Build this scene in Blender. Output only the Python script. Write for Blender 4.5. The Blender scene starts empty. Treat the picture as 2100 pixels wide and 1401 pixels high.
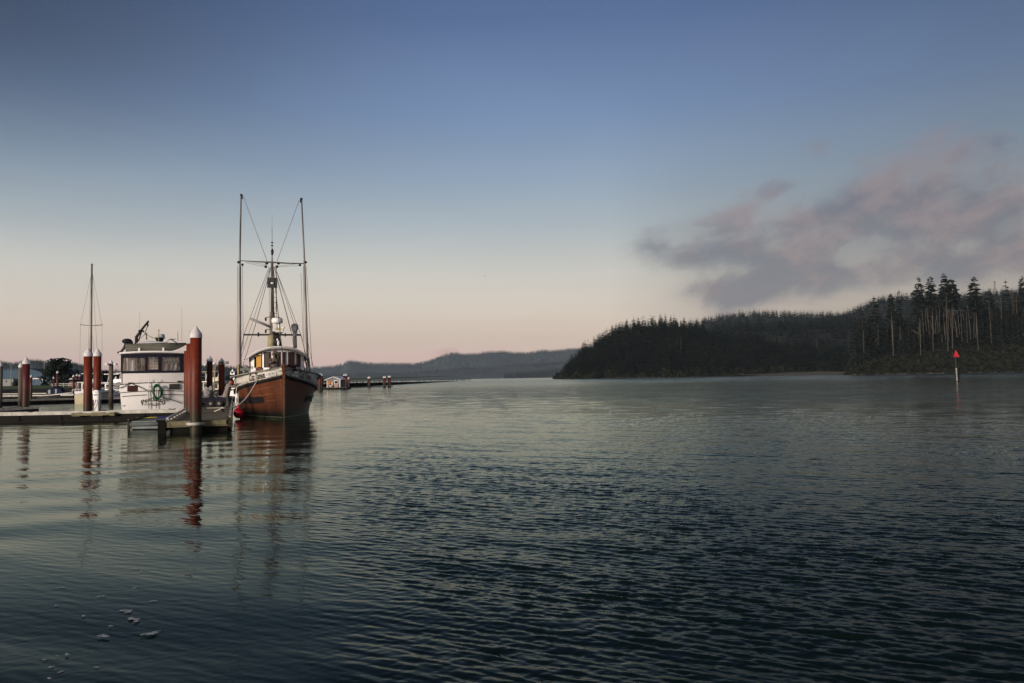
import bpy, math, random
import numpy as np
from math import radians as R, sin, cos, tan, atan2, pi, sqrt, exp
from mathutils import Vector, Matrix

random.seed(7)
HAZE = 0.5e-4
scene = bpy.context.scene
col = scene.collection
def lin(r, g, b):
    f = lambda c: (c/255/12.92) if c/255 <= .04045 else ((c/255+.055)/1.055)**2.4
    return (f(r), f(g), f(b), 1.0)

# ------------------------------------------------------------------ camera
EYE = 2.1
FPX = 1600.0                     # focal length in pixels of the 2100 px wide photograph
PITCH, ROLL = math.atan(74.5/FPX), 0.0175
fw = Vector((0, cos(PITCH), sin(PITCH)))
r0 = Vector((1, 0, 0)); u0 = Vector((0, -sin(PITCH), cos(PITCH)))
rt = r0*cos(ROLL) - u0*sin(ROLL)
up = u0*cos(ROLL) + r0*sin(ROLL)
cd = bpy.data.cameras.new('camera'); cam = bpy.data.objects.new('camera', cd); col.objects.link(cam)
m = Matrix.Identity(4)
for i in range(3):
    m[i][0] = rt[i]; m[i][1] = up[i]; m[i][2] = -fw[i]
m[0][3], m[1][3], m[2][3] = 0, 0, EYE
cam.matrix_world = m
cd.sensor_width = 36; cd.lens = FPX/2100*36
cd.clip_start = 0.1; cd.clip_end = 30000
scene.camera = cam
scene.view_settings.view_transform = 'Standard'
scene.view_settings.look = 'None'
scene.view_settings.exposure = 0.0
scene.view_settings.gamma = 1.0
def W(px, py, Y):
    """point of the vertical plane at distance Y that the photograph shows at pixel px, py"""
    d = fw*FPX + rt*(px-1050) - up*(py-700.5)
    k = Y/d.y
    return Vector((d.x*k, Y, EYE + d.z*k))
def WZ(px, py, z):
    """point of the level plane z that the photograph shows at px, py (below the horizon)"""
    d = fw*FPX + rt*(px-1050) - up*(py-700.5)
    k = (z-EYE)/d.z
    return Vector((d.x*k, d.y*k, z))

# ------------------------------------------------------------------ sun and sky
SUN_AZ = R(214)        # measured from +Y (north) clockwise: the twilight glow is behind the camera, to its left
SUN_EL = R(11)
sd = bpy.data.lights.new('sun', 'SUN'); sd.energy = 3.7; sd.angle = R(14); sd.color = (1.0, .86, .74)
so = bpy.data.objects.new('sun', sd); col.objects.link(so)
sdir = Vector((sin(SUN_AZ)*cos(SUN_EL), cos(SUN_AZ)*cos(SUN_EL), sin(SUN_EL)))
so.rotation_euler = sdir.to_track_quat('Z', 'Y').to_euler(); so.location = (0, 0, 60)

world = bpy.data.worlds.new('World'); scene.world = world; world.use_nodes = True
nt = world.node_tree; nt.nodes.clear()
class NX:
    """tiny expression helper on a node tree"""
    def __init__(s, nt): s.nt = nt
    def n(s, t, **k):
        nd = s.nt.nodes.new(t)
        for a, b in k.items(): setattr(nd, a, b)
        return nd
    def put(s, sock, v):
        if isinstance(v, bpy.types.NodeSocket): s.nt.links.new(v, sock)
        elif v is not None: sock.default_value = v
    def m(s, op, a, b=None, c=None, clamp=False):
        nd = s.n('ShaderNodeMath', operation=op); nd.use_clamp = clamp
        s.put(nd.inputs[0], a); s.put(nd.inputs[1], b); s.put(nd.inputs[2], c)
        return nd.outputs[0]
    def vm(s, op, a, b=None):
        nd = s.n('ShaderNodeVectorMath', operation=op)
        s.put(nd.inputs[0], a); s.put(nd.inputs[1], b)
        return nd.outputs['Value'] if op in ('DOT_PRODUCT', 'LENGTH', 'DISTANCE') else nd.outputs[0]
    def mr(s, v, a, b, c=0.0, d=1.0, smooth=False):
        nd = s.n('ShaderNodeMapRange'); nd.clamp = True
        if smooth: nd.interpolation_type = 'SMOOTHSTEP'
        for i, q in enumerate((v, a, b, c, d)): s.put(nd.inputs[i], q)
        return nd.outputs[0]
    def mix(s, f, a, b, bt='MIX'):
        nd = s.n('ShaderNodeMix', data_type='RGBA', blend_type=bt)
        s.put(nd.inputs[0], f); s.put(nd.inputs[6], a); s.put(nd.inputs[7], b)
        return nd.outputs[2]
    def ramp(s, v, stops, interp='LINEAR'):
        nd = s.n('ShaderNodeValToRGB'); cr = nd.color_ramp; cr.interpolation = interp
        while len(cr.elements) < len(stops): cr.elements.new(.5)
        for e, (p, c) in zip(cr.elements, stops): e.position = p; e.color = c
        s.put(nd.inputs[0], v); return nd.outputs[0]
    def noise(s, vec, scale, detail=4, rough=.55, dist=0.0, dim='3D'):
        nd = s.n('ShaderNodeTexNoise', noise_dimensions=dim)
        s.put(nd.inputs['Vector'], vec); nd.inputs['Scale'].default_value = scale
        nd.inputs['Detail'].default_value = detail; nd.inputs['Roughness'].default_value = rough
        nd.inputs['Distortion'].default_value = dist
        return nd.outputs[0]
    def comb(s, x, y, z):
        nd = s.n('ShaderNodeCombineXYZ')
        for i, q in enumerate((x, y, z)): s.put(nd.inputs[i], q)
        return nd.outputs[0]
X = NX(nt)
tc = X.n('ShaderNodeTexCoord'); dirv = X.vm('NORMALIZE', tc.outputs['Generated'])
sp = X.n('ShaderNodeSeparateXYZ'); X.put(sp.inputs[0], dirv)
dx, dy, dz = sp.outputs
el = X.m('MULTIPLY', X.m('ARCSINE', dz), 180/pi)            # elevation in degrees
t = X.mr(el, -2.0, 90.0)
def st(e): return (e+2)/92
sky_stops = [(st(-2), lin(220,190,184)), (st(.3), lin(228,193,183)), (st(1.6), lin(233,200,185)), (st(3.2), lin(231,209,189)),
             (st(5.5), lin(224,213,199)), (st(8), lin(208,207,200)), (st(11), lin(178,189,196)), (st(14.5), lin(152,172,194)),
             (st(19), lin(124,149,187)), (st(25), lin(93,117,160)), (st(34), lin(70,90,140)), (st(55), lin(48,64,104)), (st(90), lin(38,50,84))]
skyc = X.ramp(t, sky_stops)
# brightest low on the left of the view, dimming to the right and, high up, to both sides
azd = X.m('MULTIPLY', X.m('ARCTAN2', dx, dy), 180/pi)
def gr(v): return (v, v, v, 1)
lowf = X.ramp(X.mr(azd, -60, 60), [(.0, gr(.80)), (.22, gr(1.18)), (.34, gr(1.72)), (.43, gr(1.48)), (.53, gr(1.13)), (.62, gr(.74)), (.76, gr(.62)), (1, gr(.5))], 'B_SPLINE')
highf = X.ramp(X.mr(azd, -60, 60), [(.0, gr(.33)), (.22, gr(.31)), (.34, gr(.66)), (.44, gr(.93)), (.52, gr(.97)), (.64, gr(.90)), (.76, gr(.68)), (1, gr(.45))], 'B_SPLINE')
fac = X.mix(X.mr(el, 7, 23, 0, 1, True), lowf, highf)
skyc = X.mix(1.0, skyc, fac, 'MULTIPLY')
# soft large-scale unevenness of the air
nz = X.noise(X.vm('MULTIPLY', dirv, (1, 1, 5)), 1.6, 3)
skyc = X.mix(1.0, skyc, X.ramp(nz, [(.25, (.94,.94,.95,1)), (.75, (1.06,1.06,1.05,1))]), 'MULTIPLY')
# clouds: banks placed by bearing and height (u = x/y, v = z/y of the direction)
dyc = X.m('MAXIMUM', dy, .02)
u = X.m('DIVIDE', dx, dyc); v = X.m('DIVIDE', dz, dyc)
def uv(px, py):
    p = W(px, py, 1.0); return p.x, p.z-EYE
banks = [(1735,465,245,85,-22,1.0), (1620,530,150,50,-22,.9), (1880,415,160,80,-15,.85), (1415,525,85,30,-6,.85), (1490,512,80,28,-12,.70), (1440,465,130,36,-12,.62), (1545,420,80,30,-28,.62), (1500,592,100,24,-4,1.0), (1620,585,150,32,-6,.95), (1720,560,150,34,-8,.60),
         (2070,460,150,90,-20,.68), (2070,530,190,40,-6,1.0), (1890,565,190,18,-4,.45), (1905,285,90,28,-28,.42), (1672,302,36,22,-20,.55), (2020,350,130,70,-30,.36),  (1960,450,120,70,0,.7),
         (910,722,34,7,-10,.75)]
tot = None
for (px, py, a, b, rot, w) in banks:
    cu, cv = uv(px, py); a /= FPX; b /= FPX; ca, sa = cos(R(-rot)), sin(R(-rot))
    du = X.m('SUBTRACT', u, cu); dv = X.m('SUBTRACT', v, cv)
    p = X.m('MULTIPLY', X.m('ADD', X.m('MULTIPLY', du, ca), X.m('MULTIPLY', dv, sa)), 1/a)
    q = X.m('MULTIPLY', X.m('SUBTRACT', X.m('MULTIPLY', dv, ca), X.m('MULTIPLY', du, sa)), 1/b)
    rr = X.m('ADD', X.m('MULTIPLY', p, p), X.m('MULTIPLY', q, q))
    e = X.m('MULTIPLY', X.m('EXPONENT', X.m('MULTIPLY', rr, -.9)), w)
    tot = e if tot is None else X.m('MAXIMUM', tot, e) if px == 910 else X.m('SUBTRACT', X.m('ADD', tot, e), X.m('MULTIPLY', tot, e))
cr_, sr_ = cos(R(22)), sin(R(22))
us = X.m('ADD', X.m('MULTIPLY', u, cr_), X.m('MULTIPLY', v, sr_)); vs = X.m('SUBTRACT', X.m('MULTIPLY', v, cr_), X.m('MULTIPLY', u, sr_))
cvec = X.comb(us, X.m('MULTIPLY', vs, 1.7), 0.0)
wv = X.n('ShaderNodeTexNoise'); X.put(wv.inputs['Vector'], cvec); wv.inputs['Scale'].default_value = 14; wv.inputs['Detail'].default_value = 4
cv2 = X.vm('ADD', cvec, X.vm('MULTIPLY', X.vm('SUBTRACT', wv.outputs['Color'], (.5, .5, .5)), (.05, .065, 0)))
n1 = X.noise(cv2, 10.0, 7, .54)
n2 = X.noise(X.vm('ADD', cv2, (3.1, 1.7, .6)), 34.0, 7, .62)
cm = X.m('ADD', tot, X.m('MULTIPLY', X.m('SUBTRACT', n1, .5), 2.1))
cm = X.m('ADD', cm, X.m('MULTIPLY', X.m('SUBTRACT', n2, .5), .45))
veil = X.m('MULTIPLY', X.mr(X.m('ADD', tot, X.m('MULTIPLY', X.m('SUBTRACT', n1, .5), .5)), .10, .95, 0, .36, True), 1.0)
cm = X.m('MAXIMUM', X.mr(cm, .14, 1.05, 0, .74, True), veil)
cm = X.m('MULTIPLY', cm, X.mr(tot, .05, .30, 0, 1, True))
cm = X.m('MULTIPLY', cm, X.mr(dy, .05, .3))
n3 = X.noise(X.vm('ADD', cv2, (8.1, 4.7, .3)), 9.0, 6, .58)
shade = X.m('ADD', X.m('MULTIPLY', X.m('SUBTRACT', v, .19), 3.4), X.m('MULTIPLY', X.m('SUBTRACT', n3, .5), 4.6))
ccol = X.ramp(X.m('ADD', shade, .5), [(.0, lin(104,108,124)), (.35, lin(120,113,125)), (.65, lin(139,125,132)), (1, lin(151,134,137))])
pinkc = X.mr(u, -.04, -.02)
ccol = X.mix(pinkc, lin(214,172,168), ccol)
skyc = X.mix(cm, skyc, ccol)
# afterglow behind the camera: what lights the boats
sg = Vector((sdir.x, sdir.y, .12)).normalized()
ag = X.vm('DOT_PRODUCT', dirv, tuple(sg))
glow = X.m('POWER', X.m('MAXIMUM', ag, 0.0), 2.2)
low = X.m('EXPONENT', X.m('MULTIPLY', X.m('MAXIMUM', el, 0.0), -1/26))
glow = X.m('MULTIPLY', X.m('MULTIPLY', glow, low), 1.5)
gl = X.mix(1.0, (1.0, .78, .62, 1), X.comb(glow, glow, glow), 'MULTIPLY')
skyc = X.mix(1.0, skyc, gl, 'ADD')
# physical sky, low sun, mixed in
ns = X.n('ShaderNodeTexSky', sky_type='NISHITA'); ns.sun_disc = False
ns.sun_elevation = R(1.5); ns.sun_rotation = SUN_AZ; ns.air_density = 1.2; ns.dust_density = 2.0
nsc = X.mix(1.0, ns.outputs[0], (.05, .05, .05, 1), 'MULTIPLY')
skyc = X.mix(.06, skyc, nsc)
bg = X.n('ShaderNodeBackground'); X.put(bg.inputs[0], skyc); bg.inputs[1].default_value = 1.0
wo = X.n('ShaderNodeOutputWorld'); nt.links.new(bg.outputs[0], wo.inputs[0])

# ------------------------------------------------------------------ helpers
def tag(o, label=None, cat=None, group=None, kind=None):
    if label: o['label'] = label
    if cat: o['category'] = cat
    if group: o['group'] = group
    if kind: o['kind'] = kind
    return o
def thing(name, label, cat, loc=(0, 0, 0), rz=0.0, group=None):
    o = bpy.data.objects.new(name, None); col.objects.link(o)
    o.location = loc; o.rotation_euler = (0, 0, rz); o.empty_display_size = .3
    return tag(o, label, cat, group)
def copy_tree(o, parent=None):
    c = o.copy(); col.objects.link(c); c.parent = parent
    for ch in list(o.children): copy_tree(ch, c)
    return c
def V(*a): return Vector(a)
class MB:
    def __init__(s): s.v = []; s.f = []; s.sm = []
    def add(s, vs, fs, smooth=False):
        b = len(s.v); s.v += [tuple(p) for p in vs]
        s.f += [tuple(i+b for i in f) for f in fs]; s.sm += [smooth]*len(fs); return s
    def box(s, c, size, rz=0.0, ry=0.0, rx=0.0):
        M = Matrix.Translation(c) @ Matrix.Rotation(rz, 4, 'Z') @ Matrix.Rotation(ry, 4, 'Y') @ Matrix.Rotation(rx, 4, 'X')
        hx, hy, hz = size[0]/2, size[1]/2, size[2]/2
        vs = [M @ Vector((x, y, z)) for x in (-hx, hx) for y in (-hy, hy) for z in (-hz, hz)]
        return s.add(vs, [(0,1,3,2), (4,6,7,5), (0,4,5,1), (2,3,7,6), (0,2,6,4), (1,5,7,3)])
    def bx(s, x0, x1, y0, y1, z0, z1):
        return s.box(((x0+x1)/2, (y0+y1)/2, (z0+z1)/2), (x1-x0, y1-y0, z1-z0))
    def tube(s, pts, r, n=8, cap=True, squash=1.0):
        pts = [Vector(p) for p in pts]; rs = r if isinstance(r, (list, tuple)) else [r]*len(pts)
        rings = []; ref = None
        for i, p in enumerate(pts):
            d = (pts[min(i+1, len(pts)-1)] - pts[max(i-1, 0)]).normalized()
            if ref is None: ref = Vector((0, 0, 1)) if abs(d.z) < .9 else Vector((0, 1, 0))
            a = d.cross(ref).normalized(); b = a.cross(d).normalized(); ref = b
            rings.append([p + (a*cos(2*pi*k/n) + b*sin(2*pi*k/n)*squash)*rs[i] for k in range(n)])
        vs = [q for rg in rings for q in rg]; fs = []
        for i in range(len(pts)-1):
            for k in range(n):
                k2 = (k+1) % n
                fs.append((i*n+k, i*n+k2, (i+1)*n+k2, (i+1)*n+k))
        s.add(vs, fs, True)
        if cap:
            b = len(s.v)-len(vs)
            s.f.append(tuple(b+k for k in reversed(range(n)))); s.sm.append(False)
            s.f.append(tuple(b+(len(pts)-1)*n+k for k in range(n))); s.sm.append(False)
        return s
    def cyl(s, p0, p1, r0, r1=None, n=12): return s.tube([p0, p1], [r0, r0 if r1 is None else r1], n)
    def lathe(s, prof, c=(0, 0, 0), n=20, smooth=True, a0=0, a1=2*pi):
        c = Vector(c); vs = []; fs = []; full = abs(a1-a0-2*pi) < 1e-6; nn = n if full else n+1
        for (r, z) in prof:
            for k in range(nn):
                a = a0+(a1-a0)*k/n; vs.append(c+Vector((r*cos(a), r*sin(a), z)))
        for i in range(len(prof)-1):
            for k in range(n):
                k2 = (k+1) % nn
                fs.append((i*nn+k, i*nn+k2, (i+1)*nn+k2, (i+1)*nn+k))
        return s.add(vs, fs, smooth)
    def grid(s, rows, smooth=True, closed=False):
        n = len(rows[0]); vs = [q for r_ in rows for q in r_]; fs = []
        for i in range(len(rows)-1):
            for k in range(n if closed else n-1):
                k2 = (k+1) % n
                fs.append((i*n+k, i*n+k2, (i+1)*n+k2, (i+1)*n+k))
        return s.add(vs, fs, smooth)
    def prism(s, poly, d):
        """closed 3-D polygon extruded along d"""
        poly = [Vector(p) for p in poly]; d = Vector(d); n = len(poly)
        return s.add(poly+[p+d for p in poly], [tuple(reversed(range(n))), tuple(range(n, 2*n))]+[(k, (k+1) % n, n+(k+1) % n, n+k) for k in range(n)])
    def ell(s, c, r, n=14, m_=8):
        c = Vector(c); rows = []
        for i in range(m_+1):
            a = -pi/2+pi*i/m_
            rows.append([c+Vector((r[0]*cos(a)*cos(2*pi*k/n), r[1]*cos(a)*sin(2*pi*k/n), r[2]*sin(a))) for k in range(n)])
        return s.grid(rows, True, True)
    def build(s, name, mat, parent=None, loc=None, rz=None):
        me = bpy.data.meshes.new(name); me.from_pydata(s.v, [], s.f)
        me.polygons.foreach_set('use_smooth', s.sm); me.materials.append(mat); me.update()
        o = bpy.data.objects.new(name, me); col.objects.link(o)
        if parent: o.parent = parent
        if loc is not None: o.location = loc
        if rz is not None: o.rotation_euler.z = rz
        return o
def np_mesh(name, verts, faces, mat, smooth=False):
    """verts (n,3) array, faces (m,k) array"""
    me = bpy.data.meshes.new(name); verts = np.asarray(verts, np.float32); faces = np.asarray(faces, np.int32)
    k = faces.shape[1]
    me.vertices.add(len(verts)); me.vertices.foreach_set('co', verts.ravel())
    me.loops.add(faces.size); me.loops.foreach_set('vertex_index', faces.ravel())
    me.polygons.add(len(faces)); me.polygons.foreach_set('loop_start', np.arange(0, faces.size, k, dtype=np.int32))
    me.polygons.foreach_set('loop_total', np.full(len(faces), k, np.int32))
    me.polygons.foreach_set('use_smooth', np.full(len(faces), smooth))
    me.materials.append(mat); me.update(calc_edges=True)
    return me
def np_obj(name, verts, faces, mat, smooth=False):
    o = bpy.data.objects.new(name, np_mesh(name, verts, faces, mat, smooth)); col.objects.link(o); return o

MATS = {}
def mat(name, c, rough=.6, metal=0.0, c2=None, scale=3.0, bump=0.0, stretch=(1, 1, 1), lo=.35, hi=.65, spec=.22, coord='Object', detail=5):
    if name in MATS: return MATS[name]
    m_ = bpy.data.materials.new(name); m_.use_nodes = True; t_ = m_.node_tree; x = NX(t_)
    b = t_.nodes['Principled BSDF']; b.inputs['Roughness'].default_value = rough; b.inputs['Metallic'].default_value = metal
    b.inputs['Specular IOR Level'].default_value = spec
    if c2 is None: c2 = tuple(q*.72 for q in c[:3])
    tc_ = x.n('ShaderNodeTexCoord'); vec = x.vm('MULTIPLY', tc_.outputs[coord], stretch)
    nz_ = x.noise(vec, scale, detail, .6)
    cc = x.ramp(nz_, [(lo, tuple(c2[:3])+(1,)), (hi, tuple(c[:3])+(1,))])
    x.put(b.inputs['Base Color'], cc)
    if bump:
        bn = x.n('ShaderNodeBump'); bn.inputs['Strength'].default_value = bump; bn.inputs['Distance'].default_value = .02
        x.put(bn.inputs['Height'], x.noise(vec, scale*3, 4)); x.put(b.inputs['Normal'], bn.outputs[0])
    MATS[name] = m_; return m_

# ------------------------------------------------------------------ water
wm = bpy.data.materials.new('river_water'); wm.use_nodes = True; x = NX(wm.node_tree)
b = wm.node_tree.nodes['Principled BSDF']
b.inputs['Base Color'].default_value = (.005, .014, .012, 1); b.inputs['IOR'].default_value = 1.24
geo = x.n('ShaderNodeNewGeometry'); pos = geo.outputs['Position']
spp = x.n('ShaderNodeSeparateXYZ'); x.put(spp.inputs[0], pos)
ruf = x.n('ShaderNodeAttribute', attribute_name='ruffle').outputs['Fac']     # how wind-ruffled the surface is here
far = x.mr(spp.outputs[1], 60, 320, 0, 1, True)
rg = x.m('ADD', .035, x.m('MULTIPLY', x.m('MULTIPLY', far, ruf), .15))
x.put(b.inputs['Roughness'], rg)
nA = x.noise(x.vm('MULTIPLY', pos, (1.0, 2.4, 1)), 6.0, 3, .55)
nB = x.noise(x.vm('MULTIPLY', pos, (.35, 1.0, 1)), .9, 5, .6)
nC = x.noise(x.vm('MULTIPLY', pos, (.35, 1.0, 1)), .12, 6, .62)
b1 = x.n('ShaderNodeBump'); b1.inputs['Distance'].default_value = .012
x.put(b1.inputs['Strength'], x.m('MULTIPLY', x.m('ADD', ruf, .12), .5)); x.put(b1.inputs['Height'], nA)
b2 = x.n('ShaderNodeBump'); b2.inputs['Distance'].default_value = .30
x.put(b2.inputs['Strength'], x.m('MULTIPLY', x.m('MULTIPLY', ruf, x.mr(spp.outputs[1], 22, 80, 0, 1, True)), .62)); x.put(b2.inputs['Height'], nB)
x.put(b2.inputs['Normal'], b1.outputs[0])
b3 = x.n('ShaderNodeBump'); b3.inputs['Distance'].default_value = 1.6
x.put(b3.inputs['Strength'], x.m('MULTIPLY', x.mr(spp.outputs[1], 90, 380, 0, 1, True), .5)); x.put(b3.inputs['Height'], nC)
x.put(b3.inputs['Normal'], b2.outputs[0])
nrm = b3.outputs[0]
fr_ = x.n('ShaderNodeFresnel'); fr_.inputs['IOR'].default_value = 1.135; x.put(fr_.inputs['Normal'], nrm)
df_ = x.n('ShaderNodeBsdfDiffuse'); df_.inputs['Color'].default_value = (.004, .010, .009, 1)
gs_ = x.n('ShaderNodeBsdfGlossy'); gs_.inputs['Color'].default_value = (.93, 1.0, .90, 1); x.put(gs_.inputs['Roughness'], rg); x.put(gs_.inputs['Normal'], nrm)
mx_ = x.n('ShaderNodeMixShader'); x.put(mx_.inputs[0], fr_.outputs[0]); wm.node_tree.links.new(df_.outputs[0], mx_.inputs[1]); wm.node_tree.links.new(gs_.outputs[0], mx_.inputs[2])
wm.node_tree.links.new(mx_.outputs[0], wm.node_tree.nodes['Material Output'].inputs[0])

rng = np.random.default_rng(3)
def smooth(a, b_, v_):
    q = np.clip((v_-a)/(b_-a), 0, 1); return q*q*(3-2*q)
def build_water():
    ds = [1.6]
    while ds[-1] < 4: ds.append(ds[-1]*1.008)
    while ds[-1] < 45: ds.append(ds[-1]*1.0024)
    while ds[-1] < 140: ds.append(ds[-1]*1.0042)
    while ds[-1] < 9000: ds.append(ds[-1]*1.03)
    d = np.array(ds); nr = len(d); nc = 1300
    az = np.concatenate([np.linspace(R(-80), R(-45), 70), np.linspace(R(-44), R(44), nc), np.linspace(R(45), R(80), 70)]); nc = len(az)
    d = d.astype(np.float32); az = az.astype(np.float32); D, A = np.meshgrid(d, az, indexing='ij')
    Xc = D*np.tan(A); Yc = D.copy()
    # calm water left of the current line, ruffled to its right
    wig = 1.0*np.sin(Yc*.21+1)+.7*np.sin(Yc*.083+Xc*.05)+.35*np.sin(Yc*.9+.4)
    edge = -0.235*Yc + .35 + .10*wig*np.sqrt(Yc/8)
    S = smooth(-1, 1, (Xc-edge)/(.45+.075*Yc))
    beyond = smooth(52, 75, Yc); S = np.maximum(S, beyond*.35*smooth(0, 1, (Xc+.45*Yc)/(.1*Yc))+beyond*.25)
    S = np.maximum(S, smooth(120, 260, Yc))
    patch = .5+.5*np.sin(Xc*.31+1.3*np.sin(Yc*.17))*np.sin(Yc*.23+.8*np.sin(Xc*.21))
    calm_s = .13+.24*patch*smooth(8, 15, Yc)+.26*smooth(14, 30, Yc)*(.35+.65*patch)
    Z = np.zeros_like(Xc)
    step = np.gradient(d)[:, None]
    # gust patches
    gust = .78+.30*np.sin(Xc*.13+.06*Yc+1.1*np.sin(Yc*.05))*np.sin(Yc*.11+.9*np.sin(Xc*.09)+.5)+.22*np.sin(Xc*.55-.3*Yc+1.4*np.sin(Yc*.33+1))*np.sin(Yc*.47+1.2*np.sin(Xc*.41))+.14*np.sin(1.3*Xc+.9*Yc+2*np.sin(.8*Yc))
    warp = .55*np.sin(Xc*.37+Yc*.29)+.4*np.sin(Xc*.71-Yc*.53+2)
    N = 64
    lam = np.exp(np.linspace(np.log(.06), np.log(.75), N))
    for i in range(N):
        L = lam[i]*rng.uniform(.93, 1.07); k = 2*pi/L
        main = rng.random() < .8
        th = R(64)+rng.normal(0, R(13)) if main else R(118)+rng.normal(0, R(16))
        slope = .032*(1.0 if main else .7)*(exp(-((math.log(L)-math.log(.135))/.85)**2)+.12)
        amp = slope/k
        ph = k*(Xc*cos(th)+Yc*sin(th))+rng.uniform(0, 6.28)+warp*rng.normal(0, 1.2)*min(1, .5/L)
        w = smooth(1.9, 3.6, L/step)
        Z += amp*w*(S*gust*1.25+(1-S)*calm_s)*(np.sin(ph)+.18*np.sin(2*ph+1.5708)*S)
    for i in range(7):      # longer undulation under the ripples
        L = rng.uniform(1.1, 2.6); th = R(rng.uniform(40, 85)); k = 2*pi/L
        Z += (.012/k)*np.sin(k*(Xc*cos(th)+Yc*sin(th))+rng.uniform(0, 6.28)+1.5*warp)*S*smooth(2.2, 5, L/step)
    for i in range(9):      # slow swell in the calm part
        L = rng.uniform(.9, 3.2); th = R(rng.uniform(60, 125)); k = 2*pi/L
        Z += (.007/k)*np.sin(k*(Xc*cos(th)+Yc*sin(th))+rng.uniform(0, 6.28)+warp)*(1-.4*S)*smooth(2.2, 5, L/step)
    rufl = S*gust.clip(.4, 1.1)+(1-S)*calm_s*.6
    verts = np.stack([Xc, Yc, Z], -1).reshape(-1, 3)
    idx = np.arange(nr*nc).reshape(nr, nc)
    faces = np.stack([idx[:-1, :-1], idx[:-1, 1:], idx[1:, 1:], idx[1:, :-1]], -1).reshape(-1, 4)
    # the rest of the river, all round
    q = len(verts)
    extra = np.array([[-9000, -3000, -.09], [9000, -3000, -.09], [9000, 12000, -.09], [-9000, 12000, -.09]])
    verts = np.vstack([verts, extra]); faces = np.vstack([faces, [[q, q+1, q+2, q+3]]])
    o = np_obj('water', verts, faces, wm, True); o['kind'] = 'structure'; o['label'] = 'river water, calm on the left and rippled on the right'
    at = o.data.attributes.new('ruffle', 'FLOAT', 'POINT')
    at.data.foreach_set('value', np.concatenate([rufl.ravel(), [.6]*4]).astype(np.float32))
build_water()

# ------------------------------------------------------------------ hills
def interp(pts, x_): return np.interp(x_, [p[0] for p in pts], [p[1] for p in pts])
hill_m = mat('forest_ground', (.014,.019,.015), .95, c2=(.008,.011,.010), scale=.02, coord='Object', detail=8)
hill_far = mat('hazed_wooded_slope', (.07,.09,.095), .95, c2=(.05,.066,.07), scale=.004, coord='Object', detail=8)  # distance haze put into the colour: paler and bluer than the near slopes
HILLS = {}
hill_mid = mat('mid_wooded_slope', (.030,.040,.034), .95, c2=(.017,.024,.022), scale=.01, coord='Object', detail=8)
def hill(key, pts, ys, yc, yb, m_, tree_h, nx=120, nj=14, rough_=1.0, label=None, shape=1.3, left_round=0.0):
    """pts: skyline (px,py) incl. trees as seen in the photo; ys shore, yc crest, yb back distance"""
    xs_px = np.linspace(pts[0][0], pts[-1][0], nx); sky = interp(pts, xs_px)
    cx = []; cz = []
    for a, c in zip(xs_px, sky):
        p = W(a, c, yc); cx.append(p.x); cz.append(max(p.z-tree_h, -1.0))
    cx = np.array(cx); cz = np.array(cz)
    rnd = np.random.default_rng(abs(hash(key)) % 1000 if False else len(key)*7+nx)
    fr = np.concatenate([np.linspace(0, 1, nj), 1+np.linspace(.15, 1, 5)])
    V_ = []
    ph = rnd.uniform(0, 6, 6)
    def height(xv, f):
        base = np.interp(xv, cx, cz)
        t_ = np.where(f <= 1, np.sin(np.clip(f, 0, 1)*pi/2)**shape, np.cos(np.clip(f-1, 0, 1)*pi/2)**.8)
        nz_ = (np.sin(xv*.021*rough_+ph[0]+f*5)+np.sin(xv*.047*rough_+ph[1]-f*7)*.6+np.sin(xv*.1*rough_+ph[2]+f*11)*.3)
        return base*t_*(1+.06*nz_*np.sin(np.clip(f, 0, 2)*pi)) - 1.2*(1-np.minimum(1, f*6)) - np.maximum(0, f-1.0)*3
    def yat(xv, f): return np.where(f <= 1, ys+(yc-ys)*f, yc+(yb-yc)*(f-1))
    for f in fr:
        V_.append(np.stack([cx*(yat(cx, np.full_like(cx, f))/yc), yat(cx, np.full_like(cx, f)), height(cx, np.full_like(cx, f))], -1))
    V_ = np.array(V_); nf = len(fr)
    idx = np.arange(nf*nx).reshape(nf, nx)
    faces = np.stack([idx[:-1, :-1], idx[:-1, 1:], idx[1:, 1:], idx[1:, :-1]], -1).reshape(-1, 4)
    o = np_obj('hills', V_.reshape(-1, 3), faces, m_, True); o['kind'] = 'structure'
    if label: o['label'] = label
    HILLS[key] = (cx, height, yat, yc)
    return o

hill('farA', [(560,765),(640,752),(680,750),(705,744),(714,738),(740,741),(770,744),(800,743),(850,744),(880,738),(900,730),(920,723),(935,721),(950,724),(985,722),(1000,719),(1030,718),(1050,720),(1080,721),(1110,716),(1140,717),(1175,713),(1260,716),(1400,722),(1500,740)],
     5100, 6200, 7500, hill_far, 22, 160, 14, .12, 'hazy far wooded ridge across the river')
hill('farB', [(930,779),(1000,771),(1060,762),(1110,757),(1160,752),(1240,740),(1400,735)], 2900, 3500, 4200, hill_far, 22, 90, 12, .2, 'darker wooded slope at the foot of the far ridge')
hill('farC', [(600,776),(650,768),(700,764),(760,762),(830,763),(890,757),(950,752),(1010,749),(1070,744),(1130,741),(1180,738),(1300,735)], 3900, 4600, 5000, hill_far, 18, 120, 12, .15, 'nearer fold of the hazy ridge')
hill('leftA', [(-420,760),(-200,738),(0,740),(20,743),(40,741),(62,737),(80,737),(100,741),(120,742),(150,742),(175,748),(220,760),(260,762),(330,757),(400,749),(430,745),(460,748),(480,751),(510,750),(560,756),(620,764),(680,776)],
     1500, 2050, 2600, hill_far, 10, 140, 12, .2, 'green hills behind the marina')
hill('leftB', [(130,776),(165,757),(195,752),(225,753),(250,751),(300,756),(350,757),(400,760),(420,757),(450,757),(480,760),(520,762),(560,766),(640,775),(700,780)], 700, 1050, 1400, hill_m, 20, 120, 10, .4, 'dark wooded rise behind the marina')
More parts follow.
